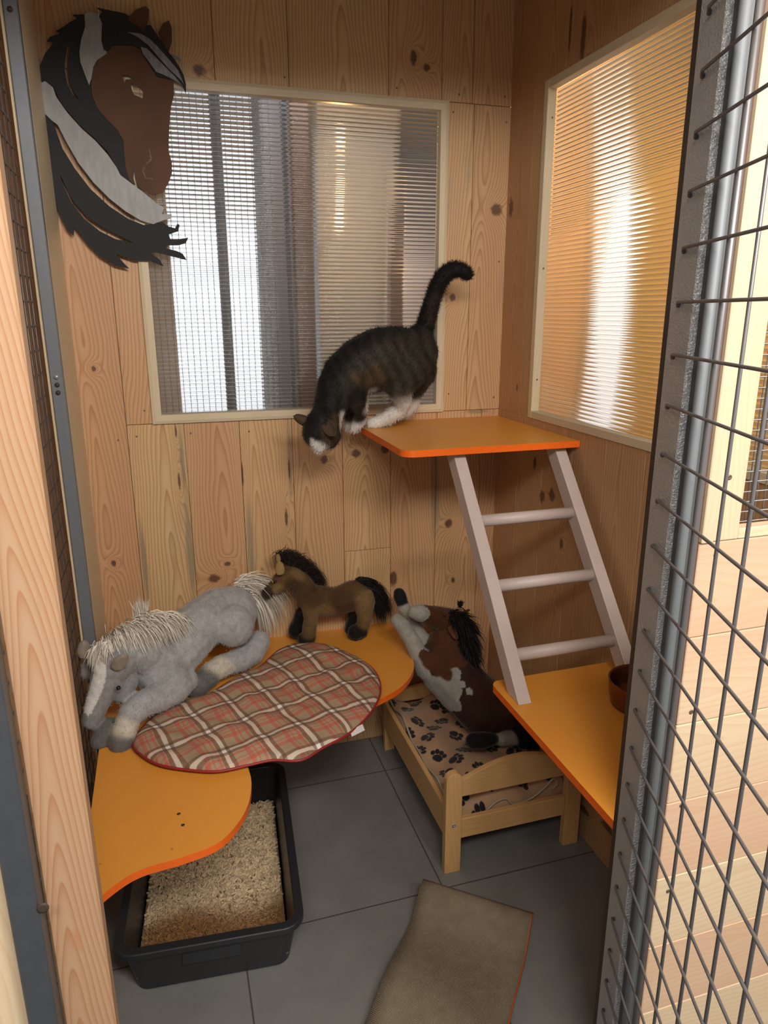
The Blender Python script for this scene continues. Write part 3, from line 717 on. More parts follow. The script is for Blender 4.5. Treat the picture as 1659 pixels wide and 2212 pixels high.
# hind legs
cp += ch([(882, 795, 2.14, 48), (862, 826, 2.14, 38), (866, 848, 2.15, 24)], TAB)
cp += ch([(866, 848, 2.14, 25), (872, 868, 2.15, 19), (866, 884, 2.165, 17), (843, 899, 2.185, 16), (818, 911, 2.20, 14), (803, 915, 2.205, 13)], WHT)
cp += ch([(905, 800, 2.23, 40), (895, 835, 2.24, 26), (895, 852, 2.245, 17)], TAB)
cp += ch([(895, 855, 2.245, 15), (894, 872, 2.25, 14), (880, 888, 2.26, 13), (855, 897, 2.27, 12)], WHT)
pt = []
for a, b, Y, r in ((690, 966, 2.04, 14), (696, 970, 2.04, 12), (679, 958, 2.03, 7), (674, 950, 2.03, 5), (735, 903, 2.08, 12), (738, 915, 2.07, 11), (810, 862, 2.10, 16), (798, 872, 2.12, 16), (822, 872, 2.16, 20), (732, 918, 2.09, 8)):
    pt += ell(P(a, b, Y), [rm(r, Y, a, b)*1.25]*3, WHT)
for a, b, Y, r in ((668, 925, 2.04, 18), (690, 905, 2.06, 20), (680, 940, 2.03, 12), (700, 880, 2.07, 26), (708, 855, 2.08, 30), (845, 710, 2.17, 30), (805, 718, 2.16, 34), (765, 745, 2.14, 30), (725, 785, 2.12, 30), (702, 825, 2.1, 26), (885, 718, 2.2, 26), (785, 848, 2.07, 22)):
    pt += ell(P(a, b, Y), [rm(r, Y, a, b)*1.2]*3, BLK)
for a, b, Y, r in ((712, 945, 2.03, 20), (815, 810, 2.08, 22), (790, 835, 2.08, 20), (770, 815, 2.08, 16), (722, 905, 2.05, 14)):
    pt += ell(P(a, b, Y), [rm(r, Y, a, b)]*3, BRN)
def catcol(co, no, cols):
    # mackerel stripes running down the flanks
    ax = co[:, 0]+.25*co[:, 2]; s_ = .5+.5*np.sin(ax*150+3*np.sin(co[:, 2]*26)+1.5*np.sin(co[:, 1]*40))
    lum = cols.mean(1, keepdims=True); k = np.where(lum < .2, .68+.5*s_[:, None], 1.0); return cols*k
ct = thing('cat', 'tabby cat with white paws leaning head down off the upper orange shelf', 'cat', P(830, 905, 2.2))
body('cat_body', cp, pt, M_catfur, ct, clamp=zclamp(ZU, only=lambda c: (c[:, 0] > .602) & (c[:, 2] > ZU-.05)), vox=.0045, sm=7, fur=30000, furlen=.011, colfn=catcol, furdir=(-.2, 0, -1), furw=.0006, sharp=5.5)
tl = [(914, 720, 2.2, 21), (922, 690, 2.2, 19), (932, 655, 2.19, 18), (943, 622, 2.18, 17.5), (958, 597, 2.17, 18), (978, 583, 2.16, 16.5), (998, 585, 2.15, 15), (1010, 594, 2.15, 12)]
tl = [tuple(p) for p in smooth_loop(tl, 3, False)]
body('tail', ch(tl, (.012, .010, .009)), ell(P(940, 670, 2.17), [.03, .02, .06], (.030, .021, .015)), M_catfur, ct, vox=.004, sm=5, fur=9000, furlen=.013, furdir=(.3, 0, .6), furw=.0006)
dx = RT
ear('ear', P(668, 914, 2.09), P(634, 899, 2.11), (0.35, .2, 1), .016, ct, M_catfur, (BLK, BRN))
ear('ear', P(702, 912, 2.022), P(722, 940, 1.985), (.75, 0, .65), .019, ct, M_catfur, ((.075, .045, .03), (.18, .15, .125)))
eye(P(690, 948, 2.024), .004, ct)

# ---- grey plush horse
G1 = (.42, .42, .425); G2 = (.29, .285, .285); CRM = (.60, .55, .46); HF = (.14, .135, .13); WH2 = (.66, .65, .62)
gp = []
gp += ch([(500, 1322, 2.19, 58), (470, 1325, 2.17, 56), (430, 1352, 2.12, 56), (395, 1385, 2.07, 62), (360, 1425, 2.02, 62), (338, 1440, 1.98, 58)], G1, .3)
gp += ch([(335, 1425, 1.98, 52), (312, 1408, 1.95, 45), (290, 1405, 1.93, 40), (268, 1412, 1.91, 37)], G1)
gp += ch([(262, 1425, 1.90, 40), (240, 1440, 1.88, 42), (232, 1468, 1.87, 37), (218, 1500, 1.86, 29), (205, 1533, 1.85, 25), (198, 1556, 1.845, 20)], G2)
gp += ch([(275, 1470, 1.89, 25), (262, 1500, 1.88, 20)], G2)
gp += ch([(188, 1452, 1.93, 17), (186, 1440, 1.94, 14)], G2)
# near fore leg
gp += ch([(372, 1478, 1.93, 44), (345, 1505, 1.90, 34), (310, 1520, 1.86, 30), (285, 1540, 1.83, 29)], G1)
gp += ch([(275, 1560, 1.82, 27), (268, 1580, 1.81, 28)], CRM)
gp += ch([(263, 1600, 1.80, 29), (262, 1618, 1.795, 25)], HF)
gp += ch([(235, 1570, 1.85, 22), (222, 1590, 1.83, 23), (216, 1603, 1.82, 21)], HF)
# thigh and hind leg
gp += ell(P(503, 1352, 2.10), [rm(46, 2.1), .05, rm(48, 2.1)], G1)
gp += ch([(560, 1385, 2.16, 24), (545, 1410, 2.13, 27), (520, 1425, 2.10, 27), (490, 1435, 2.07, 25)], G1)
gp += ch([(478, 1440, 2.06, 26), (456, 1452, 2.04, 24)], CRM)
gp += ch([(450, 1462, 2.03, 25), (428, 1482, 2.015, 25), (420, 1486, 2.01, 22)], HF)
gp += ch([(400, 1470, 1.98, 28), (372, 1500, 1.93, 26)], G1)
gpt = []
for _p in smooth_loop([(214,1450,1.82,12),(210,1475,1.805,14),(203,1500,1.80,14),(194,1522,1.795,14),(184,1548,1.79,13)],6,False): gpt += ell(P(_p[0], _p[1], _p[2]), [rm(_p[3], 1.8)*1.15, .06, rm(_p[3], 1.8)*1.15], (.78, .77, .74))
for a, b, Y, r in ((212, 1456, 1.80, 1), (500, 1452, 2.02, 12)):
    gpt += ell(P(a, b, Y), [rm(r, Y)*1.1, .05, rm(r, Y)*1.1], WH2 if b < 1600 and a < 400 else CRM)
for a, b, Y, r in ((375, 1460, 1.90, 26), (392, 1440, 1.93, 18), (355, 1480, 1.88, 22), (505, 1362, 2.02, 20), (330, 1420, 1.88, 26), (470, 1300, 2.1, 22)):
    gpt += ell(P(a, b, Y), [rm(r, Y)*1.3]*3, (.375, .373, .375))
gh = thing('plush_horse', 'grey plush horse with white mane lying beside the plaid cushion', 'toy horse', (0.0, 2.0, ZL))
body('horse_body', gp, gpt, M_fur, gh, clamp=zclamp(ZL, xmin=-.285), vox=.005, sm=5, fur=26000, furlen=.006, furdir=(0, -.3, -1), sharp=14, furw=.0007)
HW = (.80, .74, .64)
hair('mane', [(P(218, 1405, 1.92), (-.1, -.5, .3), .014, .7), (P(245, 1383, 1.93), (.2, -.5, .5), .016, .8), (P(275, 1365, 1.95), (.4, -.4, .5), .018, .9), (P(305, 1352, 1.97), (.5, -.3, .4), .018, 1.0), (P(345, 1342, 2.02), (.6, -.3, .2), .018, .9), (P(375, 1338, 2.05), (.7, -.2, .1), .015, .7)], HW, M_hair, gh, .11, .0015, 2600, 2.0, .17)
hair('mane', [(P(300, 1345, 1.99), (0, 0, 1), .012, .8), (P(310, 1338, 1.99), (0.05, 0, 1), .008, 1)], HW, M_hair, gh, .07, .0014, 260, .0, .14, label='upright white tuft')
hair('forelock', [(P(210, 1398, 1.88), (-.3, -.6, -.3), .012, 1), (P(228, 1398, 1.88), (0, -.7, -.6), .012, 1)], HW, M_hair, gh, .055, .0015, 500, 1.0, .25)
hair('tail', [(P(512, 1262, 2.24), (.6, -.1, .35), .012, 1.0), (P(535, 1262, 2.24), (.7, -.05, .1), .012, 1.3), (P(548, 1290, 2.23), (.4, 0, -.8), .012, 1.0)], HW, M_hair, gh, .15, .0016, 1100, 1.5, .16, segs=7)
ear('ear', P(258, 1440, 1.83), P(262, 1412, 1.81), (1, .1, .25), .024, gh, M_fur, ((.30, .30, .30), (.33, .29, .23)))
ear('ear', P(182, 1418, 1.90), P(180, 1382, 1.90), (1, .2, 0), .017, gh, M_fur, ((.30, .30, .30), (.33, .29, .23)))
eye(P(256, 1486, 1.812), .006, gh)

# ---- brown plush horse
B1 = (.110, .058, .022); B2 = (.165, .10, .04); BK = (.010, .008, .007)
bp_ = []
bp_ += ch([(668, 1290, 2.24, 30), (695, 1298, 2.24, 33), (725, 1300, 2.245, 31), (765, 1286, 2.25, 34), (778, 1290, 2.25, 32)], B1, .3)
bp_ += ch([(662, 1280, 2.24, 27), (648, 1258, 2.235, 24), (632, 1246, 2.23, 22)], B1)
bp_ += ch([(622, 1246, 2.225, 23), (612, 1254, 2.22, 23), (598, 1266, 2.21, 18), (582, 1276, 2.20, 14), (577, 1281, 2.195, 13)], B1)
bp_ += ch([(672, 1310, 2.22, 22), (672, 1335, 2.21, 16), (668, 1358, 2.215, 16), (667, 1368, 2.22, 15)], B2)
bp_ += ch([(668, 1376, 2.225, 15), (655, 1379, 2.22, 13)], BK)
bp_ += ch([(650, 1325, 2.27, 14), (645, 1345, 2.285, 15), (640, 1362, 2.29, 18)], BK)
bp_ += ch([(785, 1300, 2.235, 26), (788, 1325, 2.23, 18), (785, 1350, 2.235, 14)], B2)
bp_ += ch([(778, 1362, 2.235, 18), (768, 1366, 2.23, 18)], BK)
bp_ += ch([(765, 1320, 2.28, 14), (760, 1342, 2.29, 11), (758, 1358, 2.29, 14)], BK)
bpt = []
for a, b, Y, r in ((575, 1282, 2.17, 15), (580, 1290, 2.17, 12)): bpt += ell(P(a, b, Y), [rm(r, Y)*1.2]*3, (.035, .022, .015))
for a, b, Y, r in ((792, 1300, 2.20, 20), (790, 1325, 2.2, 18), (650, 1238, 2.2, 14), (700, 1328, 2.2, 20), (600, 1275, 2.18, 10)): bpt += ell(P(a, b, Y), [rm(r, Y)*1.2]*3, (.20, .125, .05))
for a, b, Y, r in ((640, 1270, 2.18, 18), (740, 1298, 2.19, 22), (680, 1290, 2.18, 20), (752, 1315, 2.19, 16)): bpt += ell(P(a, b, Y), [rm(r, Y)*1.2]*3, (.075, .040, .016))
bh = thing('plush_horse', 'small dark brown plush horse standing on the low orange shelf by the back wall', 'toy horse', (0.5, 2.25, ZL))
body('horse_body', bp_, bpt, M_fur, bh, clamp=zclamp(ZL), vox=.004, sm=4, fur=16000, furlen=.006, furdir=(0, -.2, -1), furw=.0007, sharp=7)
hair('mane', [(P(606, 1206, 2.25), (0, 0, 1), .008, .5), (P(622, 1212, 2.26), (.5, .1, 1), .012, .9), (P(640, 1228, 2.27), (.8, .1, .9), .012, 1.1), (P(660, 1240, 2.27), (.9, .1, .6), .012, 1.0), (P(680, 1255, 2.27), (1, .05, .3), .010, .7)], (.022, .012, .009), M_hair, bh, .105, .0014, 2200, 2.4, .17)
hair('tail', [(P(772, 1256, 2.255), (1, -.1, .15), .010, 1.0), (P(785, 1264, 2.25), (1, -.1, -.1), .010, 1.1), (P(795, 1280, 2.25), (.6, -.05, -.6), .010, .9)], (.012, .009, .009), M_hair, bh, .15, .0015, 1800, 1.7, .10, segs=8)
ear('ear', P(606, 1240, 2.18), P(603, 1212, 2.18), (1, .05, .1), .015, bh, M_fur, ((.15, .09, .04), (.34, .22, .09)), .004)
ear('ear', P(602, 1214, 2.22), P(600, 1196, 2.22), (1, .3, 0), .008, bh, M_fur, ((.15, .09, .04), (.34, .22, .09)), .003)
eye(P(594, 1256, 2.183), .005, bh); 
mb = MB(); mb.tube([P(586, 1252, 2.178), P(590, 1259, 2.178)], .0016, 6); mb.build('eye_mark', plain('yellow_thread', (.45, .35, .05)), bh)

# ---- pinto plush horse on the bed
R1 = (.092, .032, .013); PW = (.36, .35, .31); K2 = (.010, .010, .011); DB = (.042, .017, .009)
pp = []
pp += ch([(1078, 1545, 1.93, 58), (1045, 1530, 1.95, 62), (1005, 1490, 1.99, 60), (965, 1450, 2.03, 56), (950, 1435, 2.05, 52)], DB, .3)
pp += ch([(955, 1420, 2.06, 46), (962, 1385, 2.09, 36), (968, 1355, 2.11, 30)], R1)
pp += ch([(965, 1340, 2.11, 29), (945, 1335, 2.10, 27), (922, 1328, 2.09, 22), (905, 1324, 2.08, 19), (896, 1322, 2.08, 16)], R1)
pp += ch([(925, 1440, 2.04, 30), (905, 1415, 2.04, 20), (888, 1380, 2.06, 18), (870, 1352, 2.09, 17), (858, 1340, 2.11, 15)], PW)
pp += ch([(925, 1415, 2.10, 26), (905, 1370, 2.13, 17), (885, 1335, 2.17, 15), (872, 1312, 2.2, 15)], PW)
pp += ch([(868, 1300, 2.205, 14), (864, 1288, 2.21, 15), (862, 1282, 2.215, 13)], K2)
pp += ch([(1128, 1560, 1.87, 34), (1118, 1588, 1.84, 22)], K2)
pp += ch([(1112, 1594, 1.835, 16), (1082, 1597, 1.82, 15)], PW)
pp += ch([(1060, 1597, 1.815, 16), (1040, 1600, 1.81, 20), (1024, 1600, 1.81, 19)], K2)
ppt = []
for a, b, Y, r in ((893, 1455, 2.02, 26), (908, 1478, 2.0, 26), (930, 1498, 1.98, 26), (955, 1515, 1.96, 24), (978, 1522, 1.93, 16), (900, 1430, 2.03, 16)):
    ppt += ell(P(a, b, Y), [rm(r, Y)*1.4]*3, PW)
for a, b, Y, r in ((900, 1324, 2.05, 26), (915, 1322, 2.04, 22), (925, 1335, 2.03, 12), (940, 1352, 2.03, 10), (955, 1362, 2.02, 10), (910, 1470, 1.96, 22), (925, 1480, 1.95, 26), (950, 1485, 1.93, 30), (980, 1462, 1.92, 24), (990, 1450, 1.93, 18), (975, 1495, 1.92, 22), (1000, 1480, 1.91, 13), (1015, 1495, 1.9, 10), (965, 1510, 1.92, 14), (900, 1455, 1.98, 20)):
    ppt += ell(P(a, b, Y), [rm(r, Y)*1.3]*3, PW)
for a, b, Y, r in ((930, 1425, 1.99, 24), (960, 1415, 1.99, 28), (985, 1420, 2.0, 24), (945, 1450, 1.97, 14), (965, 1458, 1.96, 14), (900, 1440, 1.99, 12), (940, 1390, 2.03, 12), (920, 1370, 2.03, 8)):
    ppt += ell(P(a, b, Y), [rm(r, Y)*1.3]*3, R1)
ph = thing('plush_horse', 'brown and white pinto plush horse with black mane sitting on the small bed', 'toy horse', (.95, 1.95, .22))
body('horse_body', pp, ppt, M_fur, ph, clamp=zclamp(.222), vox=.005, sm=5, fur=16000, furlen=.005, furdir=(0, -.2, -1), sharp=26, furw=.0007)
hair('mane', [(P(975, 1330, 2.08), (.4, -.6, .4), .016, .8), (P(995, 1345, 2.07), (.4, -.6, 0), .018, 1.0), (P(1005, 1375, 2.05), (.3, -.6, -.4), .018, 1), (P(1010, 1410, 2.02), (.2, -.5, -.6), .016, 1), (P(1018, 1445, 1.99), (.1, -.4, -.8), .012, .6)], (.007, .007, .008), M_hair, ph, .085, .0020, 3000, 1.3, .35)
hair('tail', [(P(1125, 1570, 1.86), (.2, -.4, -.3), .02, 1), (P(1140, 1585, 1.84), (-.1, -.5, -.4), .02, 1)], (.007, .007, .008), M_hair, ph, .06, .0022, 900, 1.2, .4)
ear('ear', P(990, 1330, 2.08), P(1016, 1318, 2.08), (.3, -.1, 1), .011, ph, M_fur, ((.13, .045, .02), (.24, .10, .055)), .004)
ear('ear', P(972, 1352, 2.05), P(988, 1382, 2.02), (1, -.1, .5), .012, ph, M_fur, ((.13, .045, .02), (.22, .09, .05)), .004)
eye(P(958, 1331, 2.068), .005, ph)
hair('forelock', [(P(993, 1312, 2.11), (0, 0, 1), .004, 1), (P(996, 1308, 2.11), (0, 0, 1), .004, 1)], (.01, .008, .008), M_hair, ph, .022, .0016, 120, 0, .25)

# ------------------------------------------------------------------ plaid cushion
def plaid_mat():
    t = T('plaid_fabric', .75); p = t.sep(t.pos()); a = R_(18.5); wob = t.noise(t.pos(), 9, 2); w_ = t.m('MULTIPLY', t.m('SUBTRACT', wob, .5), .030)
    s1 = t.m('ADD', t.m('ADD', t.m('MULTIPLY', p[0], math.cos(a)), t.m('MULTIPLY', p[1], math.sin(a))), w_)
    s2 = t.m('ADD', t.m('ADD', t.m('MULTIPLY', p[0], -math.sin(a)), t.m('MULTIPLY', p[1], math.cos(a))), w_)
    def band(s_, off, c0, hw):
        f_ = t.m('FRACT', t.m('DIVIDE', t.m('ADD', s_, 10.0+off), .108)); d = t.m('ABSOLUTE', t.m('SUBTRACT', f_, c0)); return t.m('SUBTRACT', 1.0, t.ss(d, hw*.85, hw*1.15))
    base = (.37, .275, .17)
    c = None; cur = base
    W1, W2 = band(s1, .03, .30, .052), band(s2, .055, .30, .052)
    Bn = [band(s1, .03, .195, .045), band(s1, .03, .405, .045), band(s2, .055, .195, .045), band(s2, .055, .405, .045)]
    Rd = [band(s1, .03, .80, .055), band(s2, .055, .80, .055), band(s1, .03, .93, .018), band(s2, .055, .93, .018), band(s1, .03, .08, .03), band(s2, .055, .08, .03)]
    c = t.mix(0.0, base, base)
    for r in Rd: c = t.mix(t.m('MULTIPLY', r, .55), c, (.50, .075, .055))
    for w1_ in (W1, W2): c = t.mix(t.m('MULTIPLY', w1_, .62), c, (.78, .70, .60))
    for b_ in Bn: c = t.mix(t.m('MULTIPLY', b_, .62), c, (.135, .055, .04))
    c = t.mix(t.m('MULTIPLY', t.m('MULTIPLY', W1, W2), 1.0), c, (.86, .83, .80))
    t.col(c); t.bump(t.noise(t.pos(), 500, 2), .2, .001); return t.mat
M_plaid = plaid_mat(); M_piping = plain('dark_red_piping', (.30, .02, .025), .5)
cz = ZL+.004
co_px = [(288, 1608), (310, 1632), (345, 1650), (400, 1660), (470, 1664), (540, 1650), (590, 1640), (650, 1640), (700, 1612), (750, 1585), (795, 1545), (820, 1500), (817, 1462), (792, 1432), (740, 1405), (695, 1392), (650, 1388), (605, 1402), (560, 1440), (510, 1462), (450, 1498), (390, 1515), (335, 1545), (300, 1580)]
outline = [PZ(a, b, cz+.012)[:2] for a, b in co_px]; outline = np.array(smooth_loop(outline, 6))
cu = thing('plaid_cushion', 'long oval red and beige plaid cushion on the low orange shelf', 'cushion', (*outline.mean(0), cz))
cen = outline.mean(0)
# spine the cushion towards its long axis so the rings stay inside
u_, s_, vt = np.linalg.svd(outline-cen); ax0 = vt[0]; NR = 26; V = []; F = []; NO = len(outline)
def hcush(x, y, k):
    e = 1-k**4; q = .022*math.sqrt(max(0, e))
    q += .006*math.sin(x*34+2*math.sin(y*21))*math.sin(y*40+x*13)*e + .003*math.sin((x*.95+y*.3)*90)*e*(.5+.5*math.sin(y*17))
    for tx, ty in tuft: q -= .010*math.exp(-((x-tx)**2+(y-ty)**2)/.0012)
    return q
tuft = [cen+ax0*d for d in (-.27, -.09, .09, .27)]
for side in (1, -1):
    for r in range(NR+1):
        k = 1-r/NR
        for i in range(NO):
            p = outline[i]; core = cen+ax0*np.clip((p-cen)@ax0, -.30, .30)*.9; q = core+(p-core)*k
            if side > 0: z_ = cz+.010+hcush(q[0], q[1], k)
            else:
                z_ = cz+.008-.006*(1-k**4)
            V.append((q[0], q[1], z_))
off = (NR+1)*NO
for sd in (0, 1):
    for r in range(NR):
        for i in range(NO):
            j = (i+1) % NO; a, b, c_, d = sd*off+r*NO+i, sd*off+r*NO+j, sd*off+(r+1)*NO+j, sd*off+(r+1)*NO+i
            F.append((a, b, c_, d) if sd == 0 else (a, d, c_, b))
for i in range(NO):
    j = (i+1) % NO; F.append((i, off+i, off+j, j))
me = bpy.data.meshes.new('cushion_cover'); me.from_pydata([tuple(map(float, v)) for v in V], [], F); me.polygons.foreach_set('use_smooth', [True]*len(F)); me.materials.append(M_plaid)
link('cushion_cover', me, cu)
mb = MB(); mb.tube([(p[0], p[1], cz+.009) for p in list(outline)+[outline[0]]], .0035, 8, cap=False); mb.build('piping', M_piping, cu)
mb = MB(); a_ = PZ(755, 1578, cz+.008); b_ = PZ(782, 1562, cz+.004)
t0, t1 = PZ(752, 1590, cz+.001), PZ(786, 1575, cz+.001)
n0 = 0; mb.v = [tuple(x) for x in (PZ(756, 1578, cz+.012), PZ(783, 1564, cz+.012), PZ(788, 1577, cz+.004), PZ(760, 1591, cz+.004))]
mb.v += [(a, b, c_-.001) for a, b, c_ in mb.v]; mb.face((0, 1, 2, 3)); mb.face((7, 6, 5, 4)); mb.face((0, 4, 5, 1)); mb.face((1, 5, 6, 2)); mb.face((2, 6, 7, 3)); mb.face((3, 7, 4, 0))
tg = mb.build('care_label', plain('white_satin_label', (.7, .68, .66), .5), cu)

# ------------------------------------------------------------------ litter tray
def tray():
    th_ = R_(-4.8); o = np.array([.221, 1.388, 0.0]); ux = np.array([-math.cos(th_), -math.sin(th_), 0.0]); uy = np.array([-math.sin(th_), math.cos(th_), 0.0])
    Wd, Ln, Hh = .452, .68, .160; c0 = o+ux*Wd/2+uy*Ln/2
    def ring(w_, l_, z_, r_, n=6):
        out = []
        for sx, sy, a0 in ((1, 1, 0), (-1, 1, 90), (-1, -1, 180), (1, -1, 270)):
            for k in range(n+1):
                a = R_(a0+90*k/n); x = sx*(w_/2-r_)+r_*math.cos(a); y_ = sy*(l_/2-r_)+r_*math.sin(a)
                out.append(tuple(c0+ux*(-x)+uy*y_+np.array([0, 0, z_])))
        return out
    rings = [(Wd-.085, Ln-.10, .001, .03), (Wd-.075, Ln-.09, .006, .035), (Wd-.03, Ln-.035, Hh-.02, .045), (Wd-.004, Ln-.004, Hh-.018, .05), (Wd, Ln, Hh-.016, .052), (Wd, Ln, Hh-.002, .052), (Wd-.006, Ln-.006, Hh, .05),
             (Wd-.040, Ln-.045, Hh, .035), (Wd-.046, Ln-.05, Hh-.004, .035), (Wd-.085, Ln-.10, .010, .03)]
    mb = MB(); n = 28
    for r in rings: mb.v += ring(*r)
    for i in range(len(rings)-1):
        for k in range(n): mb.face([i*n+k, i*n+(k+1) % n, (i+1)*n+(k+1) % n, (i+1)*n+k], smooth=False)
    mb.face(list(range(n))[::-1]); mb.face([(len(rings)-1)*n+k for k in range(n)])
    tr = thing('litter_tray', 'black rectangular plastic litter tray on the tiled floor under the low shelf', 'litter tray', tuple(c0))
    ob = mb.build('tray', M_tray, tr); bv = ob.modifiers.new('b', 'BEVEL'); bv.width = .002; bv.segments = 2; bv.limit_method = 'ANGLE'
    # raised plate on the front wall
    mb = MB(); rotm = Matrix.Rotation(th_, 3, 'Z')
    mb.box((-.07, -.0035, -.016), (.07, .003, .016), bev=.002); 
    yfr = -Ln/2+.022
    tilt = Matrix.Rotation(-.30, 3, 'X')
    mb.v = [tuple(np.array(rotm@(tilt@Vector(v)))+c0+uy*(yfr)+np.array([0, 0, .105])) for v in mb.v]
    mb.build('front_plate', M_tray, tr)
    # litter surface: mound sheet + thousands of pellets = one stuff object
    bmv = MB(); zz = .045; mw, ml = Wd-.085, Ln-.09; NX, NY = 30, 44
    def hh(x, y_): return zz+.008*math.sin(x*15)*math.cos(y_*11)+.010*(y_/ml)
    rnd = np.random.default_rng(3)
    V = []; F = []; C_l = []
    for j in range(NY+1):
        for i in range(NX+1):
            x = (i/NX-.5)*mw; y_ = (j/NY-.5)*ml; p = c0+ux*(-x)+uy*y_; V.append((p[0], p[1], hh(x, y_))); C_l.append((.20, .13, .07))
    for j in range(NY):
        for i in range(NX): a = j*(NX+1)+i; F.append((a, a+1, a+NX+2, a+NX+1))
    for k in range(7500):
        x = rnd.uniform(-.5, .5)*(mw-.012); y_ = rnd.uniform(-.5, .5)*(ml-.012); p = c0+ux*(-x)+uy*y_; p = np.array([p[0], p[1], hh(x, y_)+rnd.uniform(0, .006)])
        an = rnd.uniform(0, math.pi*2); d = np.array([math.cos(an), math.sin(an), rnd.normal(0, .35)]); d /= np.linalg.norm(d); L = rnd.uniform(.005, .010); r = rnd.uniform(.0022, .0031)
        a = np.cross(d, [0, 0, 1]); a /= np.linalg.norm(a); b = np.cross(d, a); n0 = len(V)
        sh = rnd.uniform(.65, 1.2); wet = 1/(1+math.exp((y_+.125+.02*math.sin(x*20))*60))   # used darker pellets near the front end
        cl = (np.array([.64, .50, .32])*(1-wet)+np.array([.22, .105, .032])*wet)*sh
        for e in (-1, 1):
            for q in range(5): t_ = 2*math.pi*q/5; V.append(tuple(p+d*L*e+a*r*math.cos(t_)+b*r*math.sin(t_))); C_l.append(tuple(cl))
        for q in range(5): F.append((n0+q, n0+(q+1) % 5, n0+5+(q+1) % 5, n0+5+q))
        F.append(tuple(n0+q for q in range(5))[::-1]); F.append(tuple(n0+5+q for q in range(5)))
    me = bpy.data.meshes.new('litter'); me.from_pydata(V, [], F)
    at = me.attributes.new('Col', 'FLOAT_COLOR', 'POINT'); at.data.foreach_set('color', [x for c_ in C_l for x in (*c_, 1)])
    t = T('wood_pellets', .8); t.col(t.attr('Col')); me.materials.append(t.mat)
    link('cat_litter', me, None, 'light brown wood pellet litter filling the black tray', 'litter', kind='stuff')
tray()

# ------------------------------------------------------------------ small wooden bed
bd_ = thing('doll_bed', 'small pine doll bed with rounded posts on the floor below the right shelf', 'small bed', (.89, 1.93, 0))
def post(x0, x1, y0, y1, h):
    mb = MB(); n = 12; prof = [(x0, 0), (x1, 0)]; r = (x1-x0)/2
    prof += [((x0+x1)/2+r*math.cos(math.pi*k/n), h-r+r*math.sin(math.pi*k/n)) for k in range(n+1)]
    m_ = len(prof)
    for y_ in (y0, y1): mb.v += [(a, y_, b) for a, b in prof]
    bdv = rbd(.5)
    mb.face(range(m_), [(a-(x0+x1)/2, b) for a, b in prof], bdv); mb.face(list(range(m_, 2*m_))[::-1], [(a-(x0+x1)/2, b) for a, b in prof][::-1], bdv)
    for i in range(m_):
        j = (i+1) % m_; mb.face([i, j, j+m_, i+m_], [(.02, prof[i][1]), (.02, prof[j][1]), (.04, prof[j][1]), (.04, prof[i][1])], bdv)
    o = mb.build('post', wood_bed, bd_); bv = o.modifiers.new('b', 'BEVEL'); bv.width = .002; bv.segments = 2; bv.limit_method = 'ANGLE'; return o
XB0, XB1, YF, YBk = .672, 1.118, 1.600, 2.262
for (a, b) in ((XB0, XB0+.050), (XB1-.052, XB1)):
    post(a, b, YF, YF+.024, .338); post(a+.012, b+.0, YBk-.024, YBk, .245)
def archrail(name, y0, y1, zb, zs, rise):
    mb = MB(); n = 20; xa, xb = XB0+.0505, XB1-.0525; prof = [(xa, zb), (xb, zb)]+[(xb+(xa-xb)*k/n, zs+rise*math.sin(math.pi*k/n)) for k in range(n+1)]
    m_ = len(prof)
    for y_ in (y0, y1): mb.v += [(a, y_, b) for a, b in prof]
    bdv = rbd(.4); mb.face(range(m_), [(b-zb-.04, a) for a, b in prof], bdv); mb.face(list(range(m_, 2*m_))[::-1], [(b-zb-.04, a) for a, b in prof][::-1], bdv)
    for i in range(m_): j = (i+1) % m_; mb.face([i, j, j+m_, i+m_], [(.0, prof[i][0]), (.0, prof[j][0]), (.02, prof[j][0]), (.02, prof[i][0])], bdv)
    o = mb.build(name, wood_bed, bd_); bv = o.modifiers.new('b', 'BEVEL'); bv.width = .0015; bv.segments = 2; bv.limit_method = 'ANGLE'
archrail('footboard', YF+.004, YF+.020, .255, .310, .045); archrail('headboard', YBk-.020, YBk-.004, .195, .235, .02)
for y0 in (YF+.004, YBk-.020):
    mb = MB(); mb.box((XB0+.0505, y0, .112), (XB1-.0525, y0+.016, .178), 0, rbd(.4), bev=.0015); mb.build('end_rail', wood_bed, bd_)
for x0 in (XB0+.010, XB1-.026):
    mb = MB(); mb.box((x0, YF+.0245, .105), (x0+.016, YBk-.0245, .205), 1, rbd(.4), bev=.0015); mb.build('side_rail', wood_bed, bd_)
mb = MB(); y = YF+.05
while y < YBk-.06: mb.box((XB0+.0265, y, .132), (XB1-.0265, y+.03, .140), 0); y += .06
mb.build('slats', wood_bed, bd_)
mb = MB(); mb.lathe([(.006, 0), (.006, -.0012), (.003, -.0014), (.0028, -.0004), (.0001, -.0004)], (XB0+.025, YF, .165), 14, 1); mb.build('screw', M_wire_zinc, bd_)

